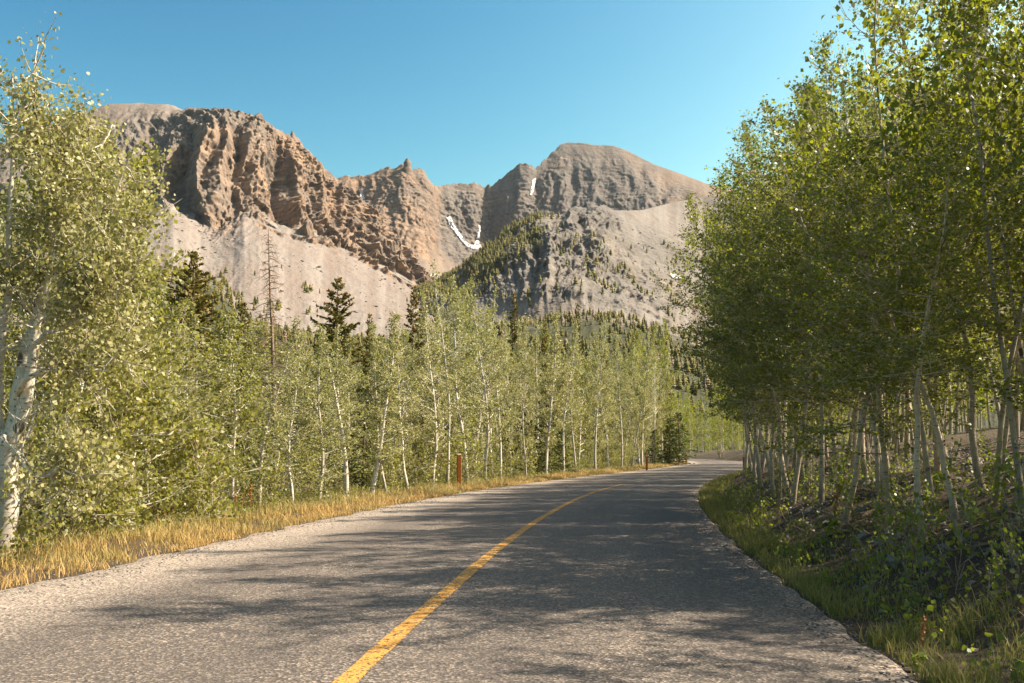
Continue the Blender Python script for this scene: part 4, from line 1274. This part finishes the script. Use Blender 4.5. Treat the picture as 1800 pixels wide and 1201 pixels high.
# the deep wood behind both stands, which reads as one mass of stems and leaves
def deep_wood(name, spots, mat_leaf, mat_bark, seed0, clear):
    protos = [make_aspen(seed0 + k, 10.0, 0.09, clear, 1.9, 26, 1500, 0.15, mat_leaf, mat_bark, 0.05, 0.45, 'tall', 0.12, 0.15, False, 1) for k in range(3)]
    for part in (0, 1):
        Vs, Fs, n0 = [], [], 0
        for k, (x, y, H) in enumerate(spots):
            me = protos[k % 3][part][1]
            v = np.empty(len(me.vertices) * 3, np.float32); me.vertices.foreach_get('co', v); v = v.reshape(-1, 3) * np.array([1, 1, H / 10])
            f = np.empty(len(me.loops), np.int32); me.loops.foreach_get('vertex_index', f); f = f.reshape(-1, 4)
            a = k * 2.1
            v = np.stack([v[:, 0] * math.cos(a) - v[:, 1] * math.sin(a) + x, v[:, 0] * math.sin(a) + v[:, 1] * math.cos(a) + y, v[:, 2] + float(ground_z(x, y)[0])], 1)
            Vs.append(v); Fs.append(f + n0); n0 += len(v)
        tag(link(name + ('_stems', '_leaves')[part], mk_mesh(name, np.concatenate(Vs), [np.concatenate(Fs)], (mat_bark, mat_leaf)[part], smooth=(part == 0))), kind='stuff')
sp = []
for k in range(110):
    s = 8 + 150 * rng.random()
    x, y = on_road(16 + 34 * rng.random(), s)
    px = base_px(x, y)
    if px > 2150: continue
    sp.append((x, y, min(12.5, 1.35 - float(ground_z(x, y)[0]) + (795 - np.interp(px, *SKY_R) - 60) / F_PX * y) ))
deep_wood('deep_right_wood', sp, M['leaf_shade_tone'], M['bark_shade_tone'], 700, .2)
sp = []
for k in range(110):
    s = 26 + 150 * rng.random()
    x, y = on_road(-20 - 34 * rng.random(), s)
    px = base_px(x, y)
    if px < -200: continue
    sp.append((x, y, min(13, 1.35 + (795 - np.interp(px, *SKY_L) - rng.uniform(40, 140)) / F_PX * y)))
deep_wood('deep_left_wood', sp, M['leaf'], M['bark'], 710, .08)

sp = []
for k in range(210):
    s = rng.uniform(150, 330)
    o = rng.uniform(4.8, 60) if k % 3 else rng.uniform(-45, -7)
    x, y = on_road(o, s)
    px = base_px(x, y)
    if 1130 < px < 1560: sp.append((x, y, rng.uniform(13, 17)))
deep_wood('far_bend_wood', sp, M['leaf_shade_tone'], M['bark_shade_tone'], 720, .06)

# ---- verge posts
def post(px, d, H, w, lab, thin=False):
    x, y = xy_px(px, d)
    z = float(ground_z(x, y)[0])
    e = tag(link('roadside_post', None, None, (x, y, z)), lab, 'post', None if thin else 'wooden posts on the left verge')
    bm = bmesh.new()
    bmesh.ops.create_cube(bm, size=1)
    for v in bm.verts:
        v.co = (v.co.x * w, v.co.y * w, (v.co.z + .5) * (H + .3) - .3)
    bmesh.ops.bevel(bm, geom=bm.edges[:], offset=w * .1, segments=1, affect='EDGES')
    me = bpy.data.meshes.new('post_shaft'); bm.to_mesh(me); bm.free(); me.materials.append(M['post'])
    link('shaft', me, e)
    bm = bmesh.new()
    bmesh.ops.create_cone(bm, cap_ends=True, segments=4, radius1=w * .70, radius2=w * .50, depth=.05)
    bmesh.ops.rotate(bm, verts=bm.verts[:], matrix=__import__('mathutils').Matrix.Rotation(R(45), 3, 'Z'))
    bmesh.ops.translate(bm, verts=bm.verts[:], vec=(0, 0, H + .026))
    me = bpy.data.meshes.new('post_cap'); bm.to_mesh(me); bm.free(); me.materials.append(M['cut'])
    link('cap', me, e)
    e.rotation_euler = (rng.normal(0, .015), rng.normal(0, .015), rng.uniform(-.3, .3))
post(808, 40.0, 1.27, .17, 'nearest and tallest-looking orange-brown wooden post on the left verge')
post(1135, 78, 1.1, .14, 'second orange-brown wooden post, small, further along the left verge')
post(1204, 118, 1.15, .24, 'farthest little wooden post near the tip of the left verge')
post(1305, 38.5, .72, .08, 'thin rusty marker post by the right bank under hanging leaves', True)

# ------------------------------------------------------------------ grass
rng = np.random.default_rng(24)
def grass(name, x, y, h, w, dry, mat, lean=0.35, z=None):
    n = len(x)
    if z is None: z = ground_z(x, y)
    a = rng.random(n) * 6.28
    lx, ly = rng.normal(0, lean, n) * h, rng.normal(0, lean, n) * h
    B = np.stack([x, y, z - .02], 1)
    sd = np.stack([np.cos(a), np.sin(a), 0 * a], 1) * (w / 2)[:, None]
    m = B + np.stack([lx * .35, ly * .35, h * .55], 1)
    t = B + np.stack([lx, ly, h * max(.45, 1 - .12 * lean)], 1)
    V = np.stack([B - sd, B + sd, m + sd * .7, m - sd * .7, t], 1)
    F4 = np.arange(n)[:, None] * 5 + np.array([[0, 1, 2, 3]])
    F3 = np.arange(n)[:, None] * 5 + np.array([[3, 2, 4]])
    tip = np.tile([0, 0, .5, .5, 1.0], n)
    me = mk_mesh(name, V.reshape(-1, 3), [F4, F3], mat, attrs={'dry': np.repeat(dry, 5), 'tip': tip})
    return tag(link(name, me), kind='stuff')
def tufts(n_t, per, o_fn, s_fn, spread_):
    o = np.repeat(o_fn(n_t), per); s = np.repeat(s_fn(n_t), per)
    o = o + rng.normal(0, spread_, len(o)); s = s + rng.normal(0, spread_, len(o))
    x, y = on_road(o, s)
    return x, y, o, s
x, y, o, s = tufts(9500, 9, lambda n: LEFT_EDGE - 0.05 - 3.3 * rng.random(n) ** 1.25, lambda n: 7 + 120 * rng.random(n) ** 1.9, .09)
k = np.stack([o * .8, s * .25, 0 * s], 1)
nz = fbm(k, 3)
back = np.clip((-(o - LEFT_EDGE)) / 3.0, 0, 1)
clump = np.clip(.75 + 1.1 * fbm(np.stack([x / .9, y / .9, 0 * x], 1), 3), .35, 1.35)
patch = fbm(np.stack([x / 1.6, y / 1.6, 0 * x + 5], 1), 3)
keep = ((patch > -.13) | (rng.random(len(x)) < .25)) & (o < LEFT_EDGE - .02 + 0.36 * fbm(np.stack([s * 0.9, 0 * s, 0 * s + 3.3], 1), 4))
hh = (rng.uniform(.12, .42, len(x)) * clump * (0.55 + .65 * back))
dist = np.hypot(x, y)
grass('verge_grass', x[keep], y[keep], hh[keep], (.006 + .00042 * dist)[keep], np.clip(.86 - .85 * back + 1.2 * nz, 0, 1)[keep], M['grass'])
x, y, o, s = tufts(2600, 8, lambda n: -7.2 - 6 * rng.random(n), lambda n: 8 + 60 * rng.random(n) ** 1.4, .12)
grass('forest_floor_grass', x, y, rng.uniform(.15, .45, len(x)), .010 + .0004 * np.hypot(x, y), np.clip(rng.normal(.15, .15, len(x)), 0, 1), M['grass_green'])
x, y, o, s = tufts(3000, 9, lambda n: RIGHT_EDGE + .10 + 1.0 * rng.random(n) ** 1.9, lambda n: 3.5 + 75 * rng.random(n) ** 1.7, .08)
clump = np.clip(.8 + 1.4 * fbm(np.stack([x / .8, y / .8, 0 * x], 1), 3), .2, 1.5)
keep = (clump > .6) & (o > RIGHT_EDGE + .05 + .14 * fbm(np.stack([s * 1.3, 0 * s, 0 * s + 9.1], 1), 4))
grass('bank_grass', x[keep], y[keep], (rng.uniform(.08, .27, len(x)) * clump)[keep], (.006 + .0004 * np.hypot(x, y))[keep], np.clip(rng.normal(.05, .2, len(x)), 0, 1)[keep], M['grass_green'])

n = 2600
s = 4 + 34 * rng.random(n) ** 1.3
x, y = on_road(RIGHT_EDGE + .9 + 9 * rng.random(n), s)
grass('twig_litter', x, y, rng.uniform(.06, .22, n), rng.uniform(.008, .018, n), np.ones(n), M['twig'], lean=2.2)
# ------------------------------------------------------------------ bank: slabs, scree, twigs, suckers
def stone_mesh(seed, flat):
    r = np.random.default_rng(seed)
    bm = bmesh.new()
    for _ in range(13):
        v = r.normal(0, 1, 3); v /= np.linalg.norm(v)
        bm.verts.new((v[0] * .5, v[1] * .36, v[2] * .5 * flat))
    bmesh.ops.convex_hull(bm, input=bm.verts[:])
    for v in [v for v in bm.verts if not v.link_faces]: bm.verts.remove(v)
    me = bpy.data.meshes.new('stone'); bm.to_mesh(me); bm.free()
    me.materials.append(M['stone'])
    return me
STN = [stone_mesh(900 + k, (0.28, .4, .55)[k % 3]) for k in range(9)]
for k in range(290):
    s = 4.2 + 17 * rng.random() ** 1.2
    o_ = RIGHT_EDGE + 1.0 + 5.5 * rng.random() ** .8
    x, y = on_road(o_, s)
    sz = rng.uniform(.13, .30) * (1.6 if rng.random() < .18 else 1)
    ob = link('stone', STN[k % 9], ground, (x, y, float(ground_z(x, y)[0]) + sz * .05))
    ob.rotation_euler = (rng.normal(0, .3), rng.normal(-.25, .3), rng.random() * 6.28)
    ob.scale = (sz, sz * rng.uniform(.7, 1.2), sz)
# small scree between them, joined
V, F, n0 = [], [], 0
for me in STN[:4]:
    vs = np.array([v.co[:] for v in me.vertices]); fs = np.array([p.vertices[:] for p in me.polygons])
    n = 900
    s = 3.6 + 26 * rng.random(n) ** 1.2
    o_ = RIGHT_EDGE + .5 + 8 * rng.random(n) ** .9
    x, y = on_road(o_, s)
    z = ground_z(x, y)
    sz = rng.uniform(.03, .11, n)
    a = rng.random(n) * 6.28
    ca, sa = np.cos(a)[:, None], np.sin(a)[:, None]
    vv = np.stack([(vs[None, :, 0] * ca - vs[None, :, 1] * sa), (vs[None, :, 0] * sa + vs[None, :, 1] * ca), vs[None, :, 2] + 0 * ca + rng.normal(0, .4, (n, 1)) * vs[None, :, 0]], -1) * sz[:, None, None]
    vv += np.stack([x, y, z + .01], 1)[:, None]
    V.append(vv.reshape(-1, 3)); F.append((fs[None] + (np.arange(n) * len(vs))[:, None, None] + n0).reshape(-1, 3)); n0 += n * len(vs)
o = link('scree', mk_mesh('scree', np.concatenate(V), [np.concatenate(F)], M['stone']), ground); o['kind'] = 'stuff'
def boulders(name, P, dens, n, lo, hi):
    p = pick(P, dens, n)
    p[:, 2] -= 1.0
    Vs, Fs, n0 = [], [], 0
    for k, me in enumerate(STN[:6]):
        vs = np.array([v.co[:] for v in me.vertices]); fs = np.array([q.vertices[:] for q in me.polygons])
        q = p[k::6]; m = len(q)
        sz = lo + (hi - lo) * rng.random(m) ** 3
        vv = vs[None] * sz[:, None, None] + q[:, None]
        Vs.append(vv.reshape(-1, 3)); Fs.append((fs[None] + (np.arange(m) * len(vs))[:, None, None] + n0).reshape(-1, 3)); n0 += m * len(vs)
    V = np.concatenate(Vs)
    z0 = np.zeros(len(V))
    tag(link(name, mk_mesh(name, V, [np.concatenate(Fs)], M['rock_hill'], attrs={'rock': z0, 'veg': z0 - 1, 'tone': z0, 'streak': z0 + .4})), kind='stuff')
boulders('talus_boulders', P_left, lambda x, y, P: np.clip(.25 + 3 * fbm(P / 70, 3), 0.02, 1.5) * (x > 150) * (x < 760) * (y > 370) * (y < 580), 1900, 1.8, 7)
boulders('ridge_boulders', P_hill, lambda x, y, P: np.clip(.2 + 3 * fbm(P / 50, 3), 0.02, 1.5) * (x > 800) * (x < 1260) * (y > 400) * (y < 600), 1700, 1.6, 6)
# loose chips thrown to both edges of the road
V, F, n0 = [], [], 0
for me in STN[:3]:
    vs = np.array([v.co[:] for v in me.vertices]); fs = np.array([p.vertices[:] for p in me.polygons])
    n = 1500
    s = 4 + 40 * rng.random(n) ** 1.7
    o_ = np.where(rng.random(n) < .5, RIGHT_EDGE + rng.normal(-.02, .16, n), LEFT_EDGE + rng.normal(.05, .35, n))
    x, y = on_road(o_, s)
    z = np.where((o_ < RIGHT_EDGE) & (o_ > LEFT_EDGE), -.012 * np.abs(o_), ground_z(x, y))
    sz = rng.uniform(.012, .04, n)
    vv = vs[None] * sz[:, None, None] + np.stack([x, y, z + .006], 1)[:, None]
    V.append(vv.reshape(-1, 3)); F.append((fs[None] + (np.arange(n) * len(vs))[:, None, None] + n0).reshape(-1, 3)); n0 += n * len(vs)
tag(link('loose_gravel', mk_mesh('loose_gravel', np.concatenate(V), [np.concatenate(F)], M['stone'])), kind='stuff')
# fallen sticks
def stick(seed, L, rad):
    r = np.random.default_rng(seed); m = MB()
    p = bend_path((-L / 2, 0, .03), (1, 0, .05), L, 9, 0, .12, r)
    m.tube(p, np.linspace(rad, rad * .3, 9), 6)
    for _ in range(5):
        i = r.integers(2, 8)
        d = np.array([.6, r.normal(0, .7), abs(r.normal(0, .4))]); d /= np.linalg.norm(d)
        m.tube(bend_path(p[i], d, L * r.uniform(.12, .3), 5, 0, .15, r), np.linspace(rad * .5, rad * .15, 5), 4)
    return m.mesh('stick', M['twig'])
STK = [stick(950 + k, 1.5, .016) for k in range(5)]
for k in range(44):
    s = 4.5 + 18 * rng.random() ** 1.1
    x, y = on_road(RIGHT_EDGE + 1.2 + 6 * rng.random(), s)
    ob = tag(link('fallen_branch', STK[k % 5], None, (x, y, float(ground_z(x, y)[0]) + .04)), 'bleached fallen branch lying on the shaded stony bank', 'branch', 'fallen branches on the right bank')
    ob.rotation_euler = (0, -.25 + rng.normal(0, .2), rng.random() * 6.28)
    sc = rng.uniform(.5, 1.5); ob.scale = (sc, sc, sc)
# suckers with round leaves
for k in range(125):
    s = 3.8 + 22 * rng.random() ** 1.25
    o_ = RIGHT_EDGE + .55 + 3.6 * rng.random() ** 1.2
    x, y = on_road(o_, s)
    put(SA[k % 5], 'aspen_sapling', x, y, rng.random() * 6.28, rng.uniform(.4, 1.0), 'knee-high aspen sapling with round bright leaves on the stony bank', 'sapling', 'aspen saplings on the right bank')
# low herbs, a mass of round leaves close to the ground
n = 6800
s = 3.6 + 24 * rng.random(n) ** 1.4
o_ = RIGHT_EDGE + .35 + 3.8 * rng.random(n) ** 1.5
x, y = on_road(o_, s)
dens = fbm(np.stack([x / 1.1, y / 1.1, 0 * x], 1), 3)
kp = dens > -.08
x, y = x[kp], y[kp]
z = ground_z(x, y) + rng.random(len(x)) ** 1.5 * .24
A = np.stack([x, y, z, x, y, z + .02], 1)
me = leaves_mesh('ground_herbs', A, len(A), .04, M['herb'], np.random.default_rng(5), .03, True, droop=.1)
tag(link('ground_herbs', me), kind='stuff')
n = 9000
s = 8 + 50 * rng.random(n) ** 1.5
o_ = LEFT_EDGE - .8 - 3.6 * rng.random(n) ** .8
x, y = on_road(o_, s)
dens = fbm(np.stack([x / 1.3, y / 1.3, 0 * x + 3], 1), 3)
kp = dens > .02
x, y = x[kp], y[kp]
z = ground_z(x, y) + rng.random(len(x)) ** 1.3 * .38
me = leaves_mesh('verge_weeds', np.stack([x, y, z, x, y, z + .02], 1), len(x), .05, M['leaf'], np.random.default_rng(6), .03, True, droop=.1)
tag(link('verge_weeds', me), kind='stuff')
# rust-coloured dock stalks
def dock(seed):
    r = np.random.default_rng(seed); m = MB()
    p = bend_path((0, 0, 0), (r.normal(0, .1), r.normal(0, .1), 1), .8, 7, 0, .05, r)
    m.tube(p, np.linspace(.007, .003, 7), 4)
    st = m.mesh('dock_stem', M['rust'])
    A = np.concatenate([p[3:-1], p[4:]], 1)
    sd = leaves_mesh('dock_seeds', A, 150, .028, M['rust'], r, .018)
    lf = leaves_mesh('dock_leaves', np.concatenate([p[:2], p[1:3]], 1), 16, .12, M['herb'], r, .05, True, .1)
    return [('stem', st), ('seeds', sd), ('foliage', lf)]
DK = [dock(970 + k) for k in range(3)]
for k, (px, d) in enumerate([(262, 18.5), (275, 18.8), (288, 19), (301, 19.2), (312, 19.5), (268, 19.6), (420, 22), (432, 22.4), (443, 22.2), (345, 20.4)]):
    x, y = xy_px(px, d)
    put(DK[k % 3], 'dock_plant', x, y, rng.random() * 6.28, rng.uniform(.65, 1.0), 'tall rust-coloured dock stalk rising behind the golden verge grass', 'plant', 'dock stalks behind the left verge')
for px, d, sc, lab in [(1592, 6.7, .45, 'rust-coloured dock spike among grey stones on the near bank'), (1455, 14, .8, 'rust dock stalk in grass halfway along the bank, under thin trunks'), (1640, 14.5, .9, 'reddish dock clump behind the leaning grey trunk')]:
    x, y = xy_px(px, d)
    put(DK[0], 'dock_plant', x, y, 0.4, sc, lab, 'plant', None)

# ------------------------------------------------------------------ the air
top = max(float(P[..., 2].max()) for P in (P_left, P_wall, P_hill, P_foot)) + 80
bm = bmesh.new()
bmesh.ops.create_cube(bm, size=1)
for v in bm.verts:
    v.co = (v.co.x * 26000, 1500 + v.co.y * 26000, -60 + (v.co.z + .5) * (top + 60))
me = bpy.data.meshes.new('haze'); bm.to_mesh(me); bm.free()
hm = bpy.data.materials.new('haze'); hm.use_nodes = True
ht = hm.node_tree; ht.nodes.clear()
ho = ht.nodes.new('ShaderNodeOutputMaterial'); hv = ht.nodes.new('ShaderNodeVolumePrincipled')
hv.inputs['Color'].default_value = (0.80, 0.90, 1.0, 1)
hv.inputs['Density'].default_value = 0.000014
hv.inputs['Anisotropy'].default_value = 0.2
ht.links.new(hv.outputs[0], ho.inputs['Volume'])
me.materials.append(hm)
tag(link('haze', me), kind='stuff')
